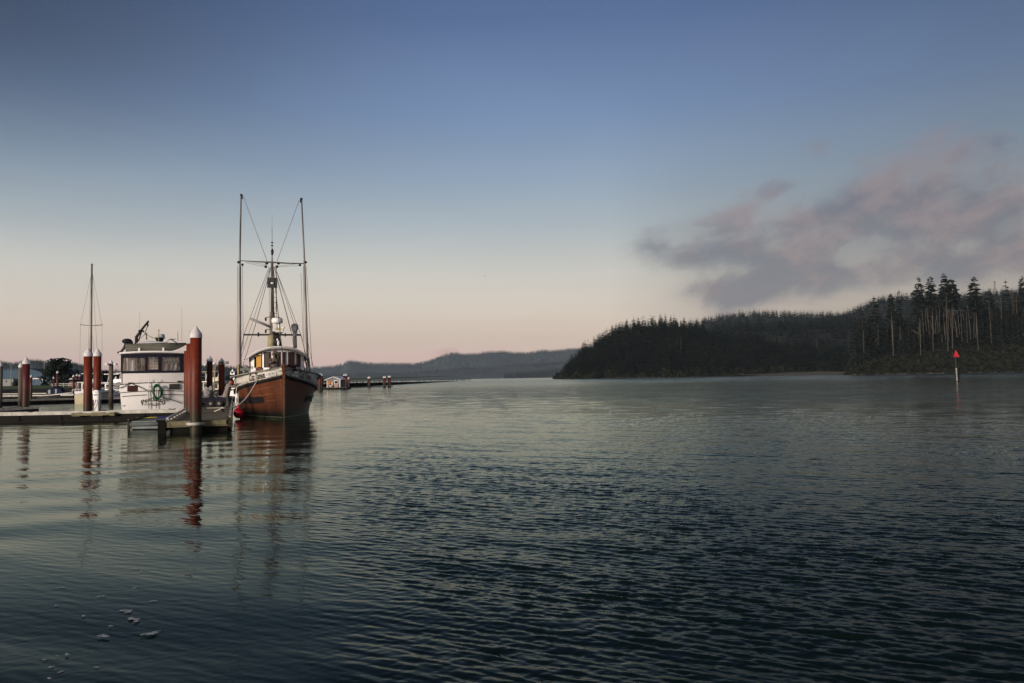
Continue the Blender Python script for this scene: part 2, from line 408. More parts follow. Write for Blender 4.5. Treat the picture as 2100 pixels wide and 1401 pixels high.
hill('headland', [(1128,779),(1140,771),(1152,752),(1165,742),(1180,722),(1200,704),(1230,686),(1260,671),(1290,661),(1330,654),(1370,653),(1400,656),(1430,660),(1450,668),(1480,672),(1550,680),(1620,690),(1700,700),(1760,710),(1830,715)],
     720, 860, 1150, hill_m, 15, 120, 14, 1.0, 'ground of the wooded headland')
hill('midC', [(1400,690),(1440,672),(1480,658),(1520,652),(1570,655),(1620,652),(1660,648),(1700,646),(1745,645),(1800,640),(1900,640)], 900, 1250, 1500, hill_m, 22, 80, 10, .6, 'dark wooded slope behind the headland')
hill('midD', [(1400,662),(1440,650),(1480,643),(1530,637),(1580,634),(1650,637),(1700,636),(1745,641),(1800,646)], 1500, 1900, 2400, hill_mid, 20, 80, 10, .4, 'grey wooded ridge in the gap')
hill('backE', [(1690,655),(1745,634),(1770,624),(1790,612),(1830,602),(1880,600),(1960,603),(2000,596),(2060,590),(2100,592),(2300,585),(2600,610)], 1300, 1700, 2200, hill_mid, 18, 110, 10, .4, 'grey wooded ridge behind the right bluff')
hill('bluff', [(1735,772),(1750,742),(1770,728),(1800,716),(1850,708),(1900,700),(1960,694),(2000,690),(2050,682),(2100,676),(2250,660),(2500,650),(2800,700)], 520, 610, 700, hill_m, 3, 140, 14, 1.2, 'ground of the right bluff', shape=.8)
# low grassy point left of the bluff
pt = MB(); a = W(1560, 771, 640); c = W(1760, 768, 560)
pt.grid([[V(a.x, 640, -.3), V(a.x+20, 625, -.3), V(c.x, 560, -.3), V(c.x+20, 540, -.3)], [V(a.x, 650, .5), V(a.x+20, 640, .9), V(c.x, 580, 1.1), V(c.x+20, 560, 1.3)], [V(a.x, 720, 1.0), V(a.x+20, 720, 1.5), V(c.x, 700, 2.5), V(c.x+20, 680, 3)]])
tag(pt.build('mud_bank', mat('dry_reeds', (.13,.12,.085), .95, c2=(.06,.06,.045), scale=.3, stretch=(1,1,4))), 'low pale reedy bank beside the right bluff', None, None, 'structure')
# ------------------------------------------------------------------ conifers
leaf_m = mat('spruce_needles', (.013,.021,.015), .85, c2=(.005,.009,.008), scale=.35, spec=.2)
leaf_b = mat('hazel_leaves', (.017,.019,.011), .9, c2=(.007,.009,.006), scale=.3, spec=.2)
bark_m = mat('spruce_bark', (.06,.05,.04), .95, c2=(.03,.026,.022), scale=2, stretch=(1,1,.2))
snag_m = mat('bleached_trunk', (.115,.105,.085), .9, c2=(.045,.04,.034), scale=1.2, stretch=(1,1,.15))
def conifer(seed, H, Rm, crown0=.12, whorls=26, per=6, sub=3, shape=.85, droop=.28, ragged=.35, tip=True):
    """crown as triangular sprays: returns verts (n,3), tris (m,3)"""
    r = np.random.default_rng(seed); vs = []; fs = []
    def tri(a, b_, c_): k = len(vs); vs.extend([a, b_, c_]); fs.append((k, k+1, k+2))
    for i in range(whorls):
        t_ = (i+r.uniform(-.4, .4))/whorls; t_ = min(max(t_, 0), .995); z = H*(crown0+(1-crown0)*t_)
        rad = Rm*((1-t_)**shape)*(.55+.45*min(1, t_*6+.35))
        for j in range(per):
            if r.random() < ragged*.45: continue
            a = r.uniform(0, 2*pi); L = rad*(1-ragged*r.random()) + .25
            ca, sa = cos(a), sin(a); dz = -droop*L*r.uniform(.4, 1.3) + (.25*L if t_ > .85 else 0)
            tipp = np.array([ca*L, sa*L, z+dz]); basep = np.array([0, 0, z]); w = .26*L+.25
            n_ = np.array([-sa, ca, 0]); mid = basep*.45+tipp*.55
            tri(basep*.9+tipp*.1, mid+n_*w, tipp); tri(basep*.9+tipp*.1, tipp, mid-n_*w)
            for q in range(sub):
                f = r.uniform(.25, .95); p = basep*(1-f)+tipp*f; s_ = L*(.22+.28*(1-f))+.3
                a2 = a+r.choice([-1, 1])*r.uniform(.5, 1.2)
                e = p+np.array([cos(a2)*s_, sin(a2)*s_, -s_*r.uniform(.1, .9)])
                tri(p, e, p+np.array([0, 0, -s_*.55])+n_*.25*s_)
    if tip: tri(np.array([-.18, 0, H*.95]), np.array([.18, 0, H*.95]), np.array([0, 0, H*1.02])); tri(np.array([0, -.18, H*.95]), np.array([0, .18, H*.95]), np.array([0, 0, H*1.02]))
    return np.array(vs), np.array(fs)
def tree_thing(name, crown, trunk_mb, label, cat, loc, group, cm=None, tm=None, rz=0, lean=(0, 0), scale=1):
    t_ = thing(name, label, cat, loc, rz, group); t_.scale = (scale,)*3; t_.rotation_euler = (lean[0], lean[1], rz)
    trunk_mb.build('trunk', tm or bark_m, t_)
    if crown is not None:
        me = np_mesh('crown', crown[0], crown[1], cm or leaf_m)
        o = bpy.data.objects.new('crown', me); col.objects.link(o); o.parent = t_
    return t_
def trunk(H, r, bend=.0, top=.06, seed=0):
    q = random.Random(seed)
    return MB().tube([(bend*sin(k/6*2.2)+q.uniform(-.05, .05), q.uniform(-.05, .05), -1.0+(H+1.0)*k/6) for k in range(7)], [r*(1-k/6)+top for k in range(7)], 6)
def ground(key, xv, f):
    cx, h, y, yc_ = HILLS[key]; yv = float(y(np.array([xv]), np.array([f]))[0]); return float(h(np.array([xv*yc_/yv]), np.array([f]))[0]), yv
def merge(trs, lib):
    """many trees as one mesh: trs = (lib index, x, y, z, scale, rot)"""
    VV = []; FF = []; off = 0
    for (k, x_, y_, z_, s_, a) in trs:
        v_, f_ = lib[k]; ca, sa = cos(a), sin(a)
        w = np.empty_like(v_); w[:, 0] = (v_[:, 0]*ca-v_[:, 1]*sa)*s_+x_; w[:, 1] = (v_[:, 0]*sa+v_[:, 1]*ca)*s_+y_; w[:, 2] = v_[:, 2]*s_+z_
        VV.append(w); FF.append(f_+off); off += len(v_)
    return np.vstack(VV), np.vstack(FF)
tiny = [conifer(100+i, 19, 5.6, .0, 9, 8, 0, .75, .3, .12) for i in range(5)]
low = [conifer(200+i, 22, 6.4, .0, 13, 8, 1, .75, .32, .25) for i in range(6)]
def scatter(key, n, lib, s0, s1, f0, f1, px0, px1, name, label, m_=None, skip=None, seed=1, crest=0):
    r = random.Random(seed); trs = []; cx = HILLS[key][0]
    for i in range(n):
        f = r.uniform(f0, f1) if i >= crest else r.uniform(.93, 1.03)
        z, y_ = 0, 0; pxv = r.uniform(px0, px1)
        y_ = float(HILLS[key][2](np.array([0.]), np.array([f]))[0]); xv = (W(pxv, 700, y_).x)
        yc_ = HILLS[key][3]
        if xv*yc_/y_ < cx[0] or xv*yc_/y_ > cx[-1]: continue
        if skip and skip(pxv, f): continue
        z, y_ = ground(key, xv, f)
        if z < .3: continue
        trs.append((r.randrange(len(lib)), xv, y_, z-1.0, r.uniform(s0, s1), r.uniform(0, 6.28)))
    v_, f_ = merge(trs, lib); o = np_obj(name, v_, f_, m_ or leaf_m)
    o['kind'] = 'stuff'; o['label'] = label; return o
far_leaf = mat('hazed_needles', (.075,.092,.095), .95, c2=(.05,.064,.066), scale=.02, spec=.1)  # needle colour lightened and blued to carry part of the distance haze
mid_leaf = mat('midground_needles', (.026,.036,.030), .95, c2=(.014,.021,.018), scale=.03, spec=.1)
teal_leaf = mat('green_hill_foliage', (.024,.062,.048), .95, c2=(.014,.036,.030), scale=.006, spec=.1)
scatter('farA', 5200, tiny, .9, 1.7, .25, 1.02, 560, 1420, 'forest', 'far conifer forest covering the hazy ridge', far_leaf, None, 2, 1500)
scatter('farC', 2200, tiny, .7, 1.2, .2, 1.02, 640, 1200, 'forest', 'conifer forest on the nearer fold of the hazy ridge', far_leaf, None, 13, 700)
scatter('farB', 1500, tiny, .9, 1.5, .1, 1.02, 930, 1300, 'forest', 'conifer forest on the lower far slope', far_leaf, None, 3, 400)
scatter('leftA', 4200, tiny, .4, .75, .1, 1.02, -60, 660, 'forest', 'conifer forest on the green hills behind the marina', teal_leaf, None, 4, 1500)
scatter('leftB', 900, tiny, .6, 1.1, .1, 1.0, 130, 680, 'forest', 'dark trees on the rise behind the marina', leaf_m, None, 5, 260)
scatter('midD', 1100, tiny, .7, 1.25, .3, 1.02, 1400, 1790, 'forest', 'grey forest on the ridge in the gap', mid_leaf, None, 6, 380)
scatter('backE', 1500, tiny, .7, 1.2, .3, 1.02, 1700, 2220, 'forest', 'grey forest on the ridge behind the right bluff', mid_leaf, None, 7, 520)
slope_m = mat('mixed_slope_foliage', (.016,.022,.015), .9, c2=(.005,.009,.009), scale=.045, spec=.1, lo=.3, hi=.7)
def clearing(px, f): return 1440 < px < 1610 and .0 < f < .62
scatter('midC', 1000, tiny, .8, 1.35, .05, 1.02, 1430, 1880, 'forest', 'dark forest behind the headland', leaf_m, clearing, 8, 330)
def headclear(px, f): return px > 1448 and f > .75 and px < 1640
scatter('headland', 2000, low, .45, .95, .02, .96, 1132, 1800, 'forest', 'dark forest covering the slope of the headland', slope_m, headclear, 9, 0)
# trees one can tell apart on the headland's skyline
lib_me = []
for i in range(6):
    H = 26; lib_me.append((np_mesh('crown', *conifer(300+i, H, 6.6-.5*(i % 3), .05, 22, 8, 2, .72, .3, .35), leaf_m), MB()))
def sky_tree(i, x_, y_, z_, s_, label, group, first={}):
    k = i % 6
    t_ = thing('conifer', label, 'tree', (x_, y_, z_), random.uniform(0, 6), group); t_.scale = (s_, s_, s_)
    if k not in first:
        tr = trunk(26, .35, 0, .05, k).build('trunk', bark_m); first[k] = tr.data; tr.parent = t_
    else:
        tr = bpy.data.objects.new('trunk', first[k]); col.objects.link(tr); tr.parent = t_
    o = bpy.data.objects.new('crown', lib_me[k][0]); col.objects.link(o); o.parent = t_
sk_head = [(1140,771),(1152,752),(1165,742),(1180,722),(1200,704),(1230,686),(1260,671),(1290,661),(1330,654),(1370,653),(1400,656),(1430,660),(1450,668)]
rr_ = random.Random(4); i = 0; p = 1136
while p < 1456:
    top = float(interp(sk_head, p))+rr_.choice([-6, -3, 0, 2, 4, 7, 9])+rr_.uniform(-1.5, 1.5)
    f = rr_.uniform(.80, 1.0) if p > 1165 else rr_.uniform(.1, .5)
    y_ = 720+140*f; wpt = W(p, top, y_); z, _ = ground('headland', wpt.x, f)
    s_ = max(.35, (wpt.z-z)/26)
    s_ = min(s_, 1.25)
    sky_tree(i, wpt.x, y_, wpt.z-26*s_, s_, 'dark conifer standing on the skyline of the wooded headland', 'conifers along the skyline of the headland')
    i += 1; p += rr_.uniform(2.2, 6.5)
# trees of the gap and of the near slope, left end of the bluff
leaf_dense = [conifer(400+i, 26, 5.4, .02, 26, 8, 2, .7, .35, .3) for i in range(4)]
dense_me = [np_mesh('crown', a, b_, leaf_m) for a, b_ in leaf_dense]
dense_tr = trunk(26, .4, 0, .05, 9).build('trunk', bark_m)
first_dense = [True]
def dense_tree(px, top, base, Y, label, group=None, k=0, wide=1.0):
    a = W(px, top, Y); b_ = W(px, base, Y); s_ = (a.z-b_.z)/26
    t_ = thing('conifer', label, 'tree', (a.x, Y, b_.z), random.uniform(0, 6), group); t_.scale = (s_*wide, s_*wide, s_)
    if first_dense[0]: tr = dense_tr; first_dense[0] = False
    else: tr = bpy.data.objects.new('trunk', dense_tr.data); col.objects.link(tr)
    tr.parent = t_
    o = bpy.data.objects.new('crown', dense_me[k % 4]); col.objects.link(o); o.parent = t_
    return t_
for (px, top, base, Y, w, lb) in [
    (1750,640,765,545,.75,'slim dark spruce standing at the left end of the right bluff'),
    (1767,632,760,548,.95,'second dark spruce from the left end of the right bluff'),
    (1792,608,752,555,1.25,'broad dark spruce on the left part of the right bluff, peaked above its neighbours'),
    (2027,592,712,575,1.25,'dense dark spruce right of the tallest bare-trunk spruce on the bluff'),
    (2062,574,706,580,.85,'pointed dark spruce near the right edge of the picture, with a thin leader'),
    (2005,606,712,580,1.0,'short bushy spruce just right of the tallest bare-trunk spruce')]:
    dense_tree(px, top, base, Y, lb, None, px, w)
rr_ = random.Random(12)
mass_top = [(1745,700),(1760,665),(1775,652),(1790,640),(1815,655),(1840,640),(1860,640),(1880,628),(1900,618),(1960,622),(1985,620),(2010,605),(2030,600),(2050,600),(2075,598),(2110,600),(2200,590),(2400,600)]
k = 0; p = 1752
while p < 2300:
    t0 = float(interp(mass_top, p))
    for row in range(3):
        top = t0+rr_.uniform(-8, 14)+row*17; Y = 585-row*15+rr_.uniform(-6, 6)
        dense_tree(p+rr_.uniform(-5, 5), top, top+rr_.uniform(90, 118), Y, 'dark spruce in the closed stand along the right bluff', 'dark spruces of the closed stand on the right bluff', k, rr_.uniform(.9, 1.35)); k += 1
    p += rr_.uniform(8.5, 13)
# tall bare-trunked spruces
def hero(px_top, top, px_base, base, Y, crown_frac, Rm, label, seed, tm=None, sh=.55, whorls=26, per=9, rag=.45, tr=.26):
    a = W(px_top, top, Y); b_ = W(px_base, base, Y); H = a.z-b_.z
    t_ = thing('tall_spruce', label, 'tree', (b_.x, Y, b_.z), 0, 'tall bare-trunked spruces on the right bluff')
    t_.rotation_euler = (0, math.atan2(a.x-b_.x, H), 0)
    trunk(H*.97, tr, .3, .08, seed).build('trunk', tm or snag_m, t_)
    v_, f_ = conifer(seed, H, Rm, 1-crown_frac, whorls, per, 4, sh, .22, rag)
    o = bpy.data.objects.new('crown', np_mesh('crown', v_, f_, leaf_m)); col.objects.link(o); o.parent = t_
for a in [
    (1826,602,1832,728,545,.42,4.6,'leaning bare-trunked spruce with a flat crown, standing alone left of the tall group'),
    (1843,594,1846,730,560,.55,3.8,'thin ragged spruce beside the leaning flat-crowned spruce'),
    (1883,568,1888,726,540,.50,8.2,'tall layered spruce, leftmost of the tall group on the bluff'),
    (1908,566,1914,722,548,.48,8.6,'tall spruce with a forked top, second of the tall group on the bluff'),
    (1935,560,1944,718,540,.42,7.0,'tallest spruce of the group, with a dead spike above its crown'),
    (1950,571,1953,712,534,.40,9.6,'umbrella-crowned spruce just right of the dead spike'),
    (1996,567,2006,716,545,.50,9.0,'tall open spruce with a long pale trunk, alone right of the tall group'),
    (2096,566,2102,712,560,.45,7.0,'tall ragged spruce cut by the right edge of the picture')]:
    hero(*a, seed=500+int(a[0]))
# pale bare trunks
snags = [(1890,632,1894,682),(1897,634,1900,676),(1899,632,1906,684),(1902,628,1904,660),(1909,640,1916,680),(1912,628,1914,684),(1917,650,1919,682),(1919,626,1924,680),(1925,622,1928,678),
         (1929,622,1941,640),(1935,640,1937,684),(1940,600,1942,664),(1943,600,1945,672),(1947,630,1950,668),(1951,612,1956,670),(1954,622,1962,688),(1964,642,1968,682),(1969,628,1973,698),
         (1974,632,1976,654),(1981,636,1984,700),(1984,626,1991,693),(1998,640,1997,690),(2003,655,2001,690),(1906,656,1914,684),(1884,662,1885,680),(1931,684,1932,700),(1944,668,1945,698),(1937,668,1939,694),
         (1952,660,1954,690),(1960,660,1963,690),(1828,640,1830,706),(1846,680,1848,694),(1771,676,1772,722),(1800,664,1801,704),(2028,620,2033,702),(2052,612,2054,650),(2076,600,2078,640),(2084,604,2085,640),(1674,688,1675,710),(1396,690,1397,714)]
for j, (a0, b0, a1, b1) in enumerate(snags):
    Y = 528+(j % 5)*2.5 if a0 > 1740 else (520 if a0 > 1600 else 716)
    if a0 < 1740: Y = 705
    A = W(a0, b0, Y); B = W(a1, b1, Y); H = A.z-B.z
    q = random.Random(j)
    mbt = MB().tube([(0, 0, -1.0), ((A.x-B.x)*.33+q.uniform(-.2, .2), 0, H*.33), ((A.x-B.x)*.66+q.uniform(-.25, .25), 0, H*.66), (A.x-B.x, 0, H)], [.20, .18, .15, .08], 6)
    lb = 'pale bare tree trunk standing in the stand of the right bluff'; gp = 'pale bare trunks on the right bluff'
    if a0 < 1400: lb = 'single pale dead trunk low on the slope of the headland'; gp = None
    elif a0 < 1740: lb = 'single pale dead trunk in the dark gap left of the bluff'; gp = None
    elif (a0, b0) == (1929, 622): lb = 'short pale trunk leaning steeply across the upright ones'; gp = None
    o = mbt.build('bare_trunk', snag_m, None, (B.x, Y, B.z)); tag(o, lb, 'bare trunk', gp)
fallen = MB(); A = W(1868, 676, 530); B = W(1892, 689, 528); fallen.cyl(A, B, .18, .3, 6)
tag(fallen.build('fallen_trunk', snag_m), 'pale fallen trunk sloping down to the right on the bluff', 'fallen trunk')
# shrubs of the bank
def clump(seed, n, rx, ry, rz_, leaf=.55):
    r = np.random.default_rng(seed); v_ = []; f_ = []
    for i in range(n):
        d = r.normal(size=3); d /= np.linalg.norm(d); d[2] = abs(d[2]); q = r.uniform(.6, 1.0)
        c = d*q*np.array([rx, ry, rz_]); e1 = r.normal(size=3); e1 /= np.linalg.norm(e1); e2 = np.cross(e1, d); s_ = leaf*r.uniform(.6, 1.4)
        k = len(v_); v_ += [c-e1*s_, c+e2*s_*.8, c+e1*s_, c-e2*s_*.8]; f_ += [(k, k+1, k+2), (k, k+2, k+3)]
    return np.array(v_), np.array(f_)
shrubs = [clump(i, 150, 5, 4, 4.2+i*.3, .85) for i in range(5)]
def bank_shrubs(px0, px1, key, n, label, seed, s0=.6, s1=1.3, f1=.85, m_=None):
    r = random.Random(seed); trs = []
    for i in range(n):
        f = r.uniform(0.02, f1)**1.2; y_ = float(HILLS[key][2](np.array([0.]), np.array([f]))[0]); xv = W(r.uniform(px0, px1), 700, y_).x
        if xv*HILLS[key][3]/y_ < HILLS[key][0][0]: continue
        z, y_ = ground(key, xv, f)
        trs.append((r.randrange(5), xv, y_, z-1, r.uniform(s0, s1), r.uniform(0, 6)))
    v_, f_ = merge(trs, shrubs); o = np_obj('shrubbery', v_, f_, m_ or leaf_b); o['kind'] = 'stuff'; o['label'] = label
bank_shrubs(1740, 2250, 'bluff', 620, 'brownish scrub covering the bank of the right bluff', 5)
bank_shrubs(1134, 1800, 'headland', 260, 'low scrub along the shore of the headland', 6, .35, .8, .12)
bank_shrubs(1436, 1620, 'midC', 240, 'pale scrub in the clearing behind the headland', 7, .4, .7, .62, mat('clearing_scrub', (.085,.09,.055), .95, c2=(.04,.045,.03), scale=.1))
bank_shrubs(1140, 1780, 'headland', 420, 'rounded broadleaf trees mixed into the headland forest', 11, .8, 1.9, .93, mat('olive_foliage', (.020,.024,.012), .95, c2=(.008,.011,.007), scale=.12, spec=.1))
dr = random.Random(31); mbd = MB()
for k in range(70):
    key = 'bluff' if k % 2 else 'headland'; pxv = dr.uniform(1745, 2150) if k % 2 else dr.uniform(1150, 1740); y_ = (519.5 if k % 2 else 719.5)-dr.uniform(0, 2); b_ = V(W(pxv, 765, y_).x, y_, dr.uniform(.05, .35)); a_ = dr.uniform(-.6, .6); L_ = dr.uniform(1.5, 6)
    mbd.cyl(b_, b_+V(L_*cos(a_), L_*sin(a_), dr.uniform(-.2, .8)), .16, .09, 5)
for k in range(160):
    key = k % 2; pxv = dr.uniform(1745, 2150) if key else dr.uniform(1140, 1745); y_ = (519.5 if key else 719.5)-dr.uniform(-1, 2.5); r__ = dr.uniform(.3, 1.1)
    mbd.ell((W(pxv, 765, y_).x, y_, -.1), (r__*1.6, r__, r__*.7), 6, 4)
tag(mbd.build('driftwood', mat('shore_debris', (.10,.095,.08), .95, c2=(.02,.02,.018), scale=.5)), 'rocks and driftwood along the far shoreline', None, None, 'stuff')
# lattice tower far behind
tw = thing('lattice_tower', 'thin lattice tower on the ridge above the bluff', 'tower', W(2040, 592, 1650)); H = W(2040, 577, 1650).z-W(2040, 592, 1650).z
mb = MB()
for sx in (-1.2, 1.2):
    for sy in (-1.2, 1.2): mb.cyl((sx, sy, -4), (sx*.7, sy*.7, H), .22, .2, 5)
for k in range(8):
    z0 = k*H/8; mb.cyl((-1.2, -1.1, z0), (1.2, -1.1, z0+H/8), .14, n=4)
mb.build('lattice', mat('tower_steel', (.12,.12,.12), .6), tw)
mb = MB(); mb.box((0, 0, H*.98), (5, 1, .8)); mb.box((0, 0, H*.72), (4, 1, .6)); mb.build('crossarm', MATS['tower_steel'], tw)
# ------------------------------------------------------------------ marina materials
def stained(name, top, mid, foot, z1, z2, rough=.55, streak=.5, bump=.15):
    """paint or steel with a real tide stain: foot colour below z1, mid to z2 (metres above water), top above"""
    m_ = bpy.data.materials.new(name); m_.use_nodes = True; x = NX(m_.node_tree); b = m_.node_tree.nodes['Principled BSDF']
    g_ = x.n('ShaderNodeNewGeometry'); s_ = x.n('ShaderNodeSeparateXYZ'); x.put(s_.inputs[0], g_.outputs['Position'])
    nz_ = x.noise(x.vm('MULTIPLY', g_.outputs['Position'], (3, 3, .45)), 1.6, 6, .65)
    n2_ = x.noise(g_.outputs['Position'], 5.0, 5, .6)
    zz = x.m('ADD', s_.outputs[2], x.m('MULTIPLY', x.m('SUBTRACT', nz_, .5), streak*2.4))
    c_ = x.mix(x.mr(zz, z1-.15, z1+.25), tuple(foot[:3])+(1,), tuple(mid[:3])+(1,))
    c_ = x.mix(x.mr(zz, z2-.5, z2+.5), c_, tuple(top[:3])+(1,))
    c_ = x.mix(1.0, c_, x.ramp(x.m('ADD', x.m('MULTIPLY', n2_, .4), x.m('MULTIPLY', x.noise(x.vm('MULTIPLY', g_.outputs['Position'], (7, 7, .5)), 1.2, 6, .7), .6)), [(.34, (.50,.50,.52,1)), (.5, (.95,.95,.95,1)), (.68, (1.30,1.25,1.2,1))]), 'MULTIPLY')
    x.put(b.inputs['Base Color'], c_); b.inputs['Roughness'].default_value = rough; b.inputs['Specular IOR Level'].default_value = .28
    bn = x.n('ShaderNodeBump'); bn.inputs['Strength'].default_value = bump; bn.inputs['Distance'].default_value = .02
    x.put(bn.inputs['Height'], n2_); x.put(b.inputs['Normal'], bn.outputs[0])
    return m_
rust = stained('rust_red_steel', (.150,.025,.008), (.065,.015,.008), (.030,.026,.012), .75, 1.7, .5)
rust_dark = stained('dark_red_steel', (.085,.018,.016), (.05,.016,.013), (.022,.018,.012), .8, 1.8, .5)
wood_pile = stained('weathered_pile', (.13,.115,.095), (.10,.085,.065), (.03,.028,.018), .6, 1.6, .9, .7, .5)
hull_brown = stained('brown_hull_paint', (.125,.040,.016), (.075,.026,.012), (.012,.014,.012), .36, 1.0, .45, .12, .08)
white_p = mat('white_paint', (.86,.85,.83), .4, c2=(.74,.73,.71), scale=1.5, bump=.03)
white_g = mat('white_gelcoat', (.88,.87,.86), .28, c2=(.80,.79,.77), scale=.9, spec=.4)
cone_w = mat('white_cap_plastic', (.74,.73,.74), .5, c2=(.55,.54,.53), scale=3, stretch=(1,1,.4))
worn_w = mat('worn_white_bulwark', (.58,.56,.50), .7, c2=(.36,.33,.27), scale=3.2, lo=.36, hi=.52, bump=.2, stretch=(1,1,1.6), detail=8)
grey_st = mat('galvanised_steel', (.22,.21,.20), .5, .3, scale=4)
dark_st = mat('dark_steel', (.035,.032,.030), .5, .3, scale=4)
mast_m = mat('brown_mast_paint', (.16,.115,.09), .6, c2=(.09,.07,.06), scale=3, stretch=(1,1,.3))
cream_m = mat('cream_paint', (.38,.34,.21), .5, c2=(.27,.24,.15), scale=2)
alu_pole = mat('aluminium_pole', (.25,.23,.21), .5, .4, c2=(.10,.09,.08), scale=.9, stretch=(2,2,.4))
black_r = mat('black_rubber', (.012,.012,.013), .6, scale=3)
plank_m = mat('weathered_planks', (.15,.14,.105), .9, c2=(.075,.07,.052), scale=5, stretch=(.4,3,1), bump=.3)
beam_m = mat('algae_stained_beam', (.24,.215,.13), .85, c2=(.13,.12,.07), scale=3, bump=.2)
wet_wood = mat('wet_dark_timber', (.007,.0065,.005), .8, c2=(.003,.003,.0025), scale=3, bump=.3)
conc = mat('concrete_float', (.055,.052,.045), .8, c2=(.02,.02,.018), scale=2, bump=.3)
edge_w = mat('white_edge_strip', (.60,.58,.53), .6, c2=(.33,.32,.28), scale=2.2, stretch=(1,.3,1))
rope_w = mat('pale_rope', (.66,.60,.54), .85, c2=(.45,.40,.35), scale=12)
rope_d = mat('dark_rope', (.04,.035,.03), .85, scale=10)
glass_d = mat('dark_window_glass', (.008,.009,.010), .08, scale=2, spec=.6)
frame_b = mat('varnished_brown_frame', (.11,.038,.025), .4, c2=(.06,.022,.016), scale=5)
navy = mat('navy_canvas', (.012,.013,.028), .8, c2=(.007,.008,.016), scale=4)
blue_c = mat('blue_canvas', (.012,.015,.05), .8, c2=(.007,.009,.028), scale=3)
red_b = mat('red_buoy_plastic', (.55,.012,.03), .35, c2=(.42,.01,.025), scale=3)
green_h = mat('green_hose_rubber', (.012,.13,.055), .4, c2=(.006,.05,.025), scale=8)
letter_k = mat('black_lettering', (.020,.018,.018), .5, scale=3)
letter_g = mat('grey_lettering', (.22,.20,.18), .5, scale=3)

def text_pts(s, size=1.0):
    c_ = bpy.data.curves.new('lettering_curve', 'FONT'); c_.body = s; c_.size = size; c_.resolution_u = 3; c_.offset = .011
    o = bpy.data.objects.new('lettering_curve', c_); col.objects.link(o)
    dg = bpy.context.evaluated_depsgraph_get(); me = bpy.data.meshes.new_from_object(o.evaluated_get(dg))
    v_ = [p.co.copy() for p in me.vertices]; f_ = [tuple(p.vertices) for p in me.polygons]
    bpy.data.objects.remove(o); bpy.data.curves.remove(c_); bpy.data.meshes.remove(me)
    x0 = min(p.x for p in v_); x1 = max(p.x for p in v_); y0 = min(p.y for p in v_); y1 = max(p.y for p in v_)
    return [((p.x-x0)/(x1-x0), (p.y-y0)/(y1-y0)) for p in v_], f_
def text_on(s, fn, name, m_, parent):
    """lettering laid on a surface: fn(u,v) -> point"""
    v_, f_ = text_pts(s); mb = MB(); mb.add([fn(a, c) for a, c in v_], f_); return mb.build(name, m_, parent)

# ------------------------------------------------------------------ pilings
def piling(px, Y, dia, top_py, m_, label, cap=True, name='piling', base=-2.2, group='red steel pilings along the docks', captype='cone', cap_h=None):
    a = W(px, top_py, Y); r_ = dia/2
    t_ = thing(name, label, 'piling', (a.x, Y, 0), random.uniform(0, 6), group)
    ch = (cap_h or dia*.78) if cap else 0; zt = a.z-ch-(.12 if cap else 0)
    MB().lathe([(r_, base), (r_, zt*.5), (r_, zt), (r_*.99, zt)], n=22).lathe([(0, zt), (r_, zt)], n=22).build('shaft', m_, t_)
    if cap:
        MB().lathe([(r_*1.07, zt-.06), (r_*1.07, zt+.10), (r_*.98, zt+.14), (r_*.45, zt+.14+ch*.50), (0.01, zt+ch+.10), (0, zt+ch+.10)], n=22, smooth=False).build('cap', cone_w, t_)
    return t_
piling(402, 33.05, .465, 667, rust, 'thickest rust-red piling with white cone cap, at the near end of the dock')
piling(391.5, 41, .45, 705, rust, 'uncapped rust-red piling directly behind the thickest one', cap=False)
piling(385.5, 47, .45, 720, rust, 'lower uncapped rust-red piling against the white yacht', cap=False)
piling(181, 46.4, .48, 712, rust, 'rust-red piling with white cap in front of the sailboat mast')
piling(200, 50.5, .47, 713.5, rust, 'rust-red piling with white cap just behind the white power pedestal')
piling(54, 58, .50, 731, rust_dark, 'dark red piling with white cap at the left, beside a grey wooden pile')
piling(430, 63, .45, 728, rust_dark, 'dark red capped piling behind the stacked crates on the dock')
piling(454.5, 61, .47, 733, rust, 'red capped piling between the dock cart and the person on the dock')
piling(43, 76, .42, 743, wood_pile, 'grey wooden pile with white cap beside the dark red piling', name='wooden_pile', group='wooden piles among the docks')
piling(228, 86, .46, 736, wood_pile, 'grey wooden pile carrying two lamps, left of the white yacht', name='wooden_pile', group='wooden piles among the docks', cap_h=.5)
piling(1, 80, .45, 741, wood_pile, 'dark pile cut by the left edge of the picture', name='wooden_pile', group='wooden piles among the docks')
piling(440, 104, .5, 748, wood_pile, 'brown wooden pile with lamp arm between the two dark red pilings', False, 'wooden_pile', group='wooden piles among the docks')
for (px, Y, d_, tp, lb) in [(64,120,.36,768,'thin dark red pile right of the big dark red one'), (118,150,.42,760,'slim red pile with white tip in front of the blue-canvas skiff'), (110,190,.42,772,'slim red pile with white tip, farther off beside the skiff'),
        (151,150,.42,768,'leftmost of three brown piles before the moored cruisers'), (158,155,.42,766,'middle of three brown piles before the moored cruisers'), (163.5,160,.42,767,'rightmost of three brown piles before the moored cruisers'),
        (238,150,.5,771,'brown pile just left of the white yacht'), (447,150,.42,771,'small red pile with white tip between the capped pilings')]:
    piling(px, Y, d_, tp, rust_dark, lb, name='slim_pile', group='slim piles in the far part of the marina')
for (px, Y, tp, lb) in [(654,178,772,'short pile left of the pair beside the houseboat'), (656.5,170,765,'left pile of the pair beside the houseboat'), (660,171,766,'right pile of the pair beside the houseboat'), (706,200,766,'left pile of the pair at the right end of the houseboat'),
        (710,197,766,'right pile of the pair at the right end of the houseboat'), (715,206,773,'lower pile just right of the houseboat')]:
    piling(px, Y, .50, tp, rust_dark, lb, name='mooring_pile', group='piles round the houseboat float')
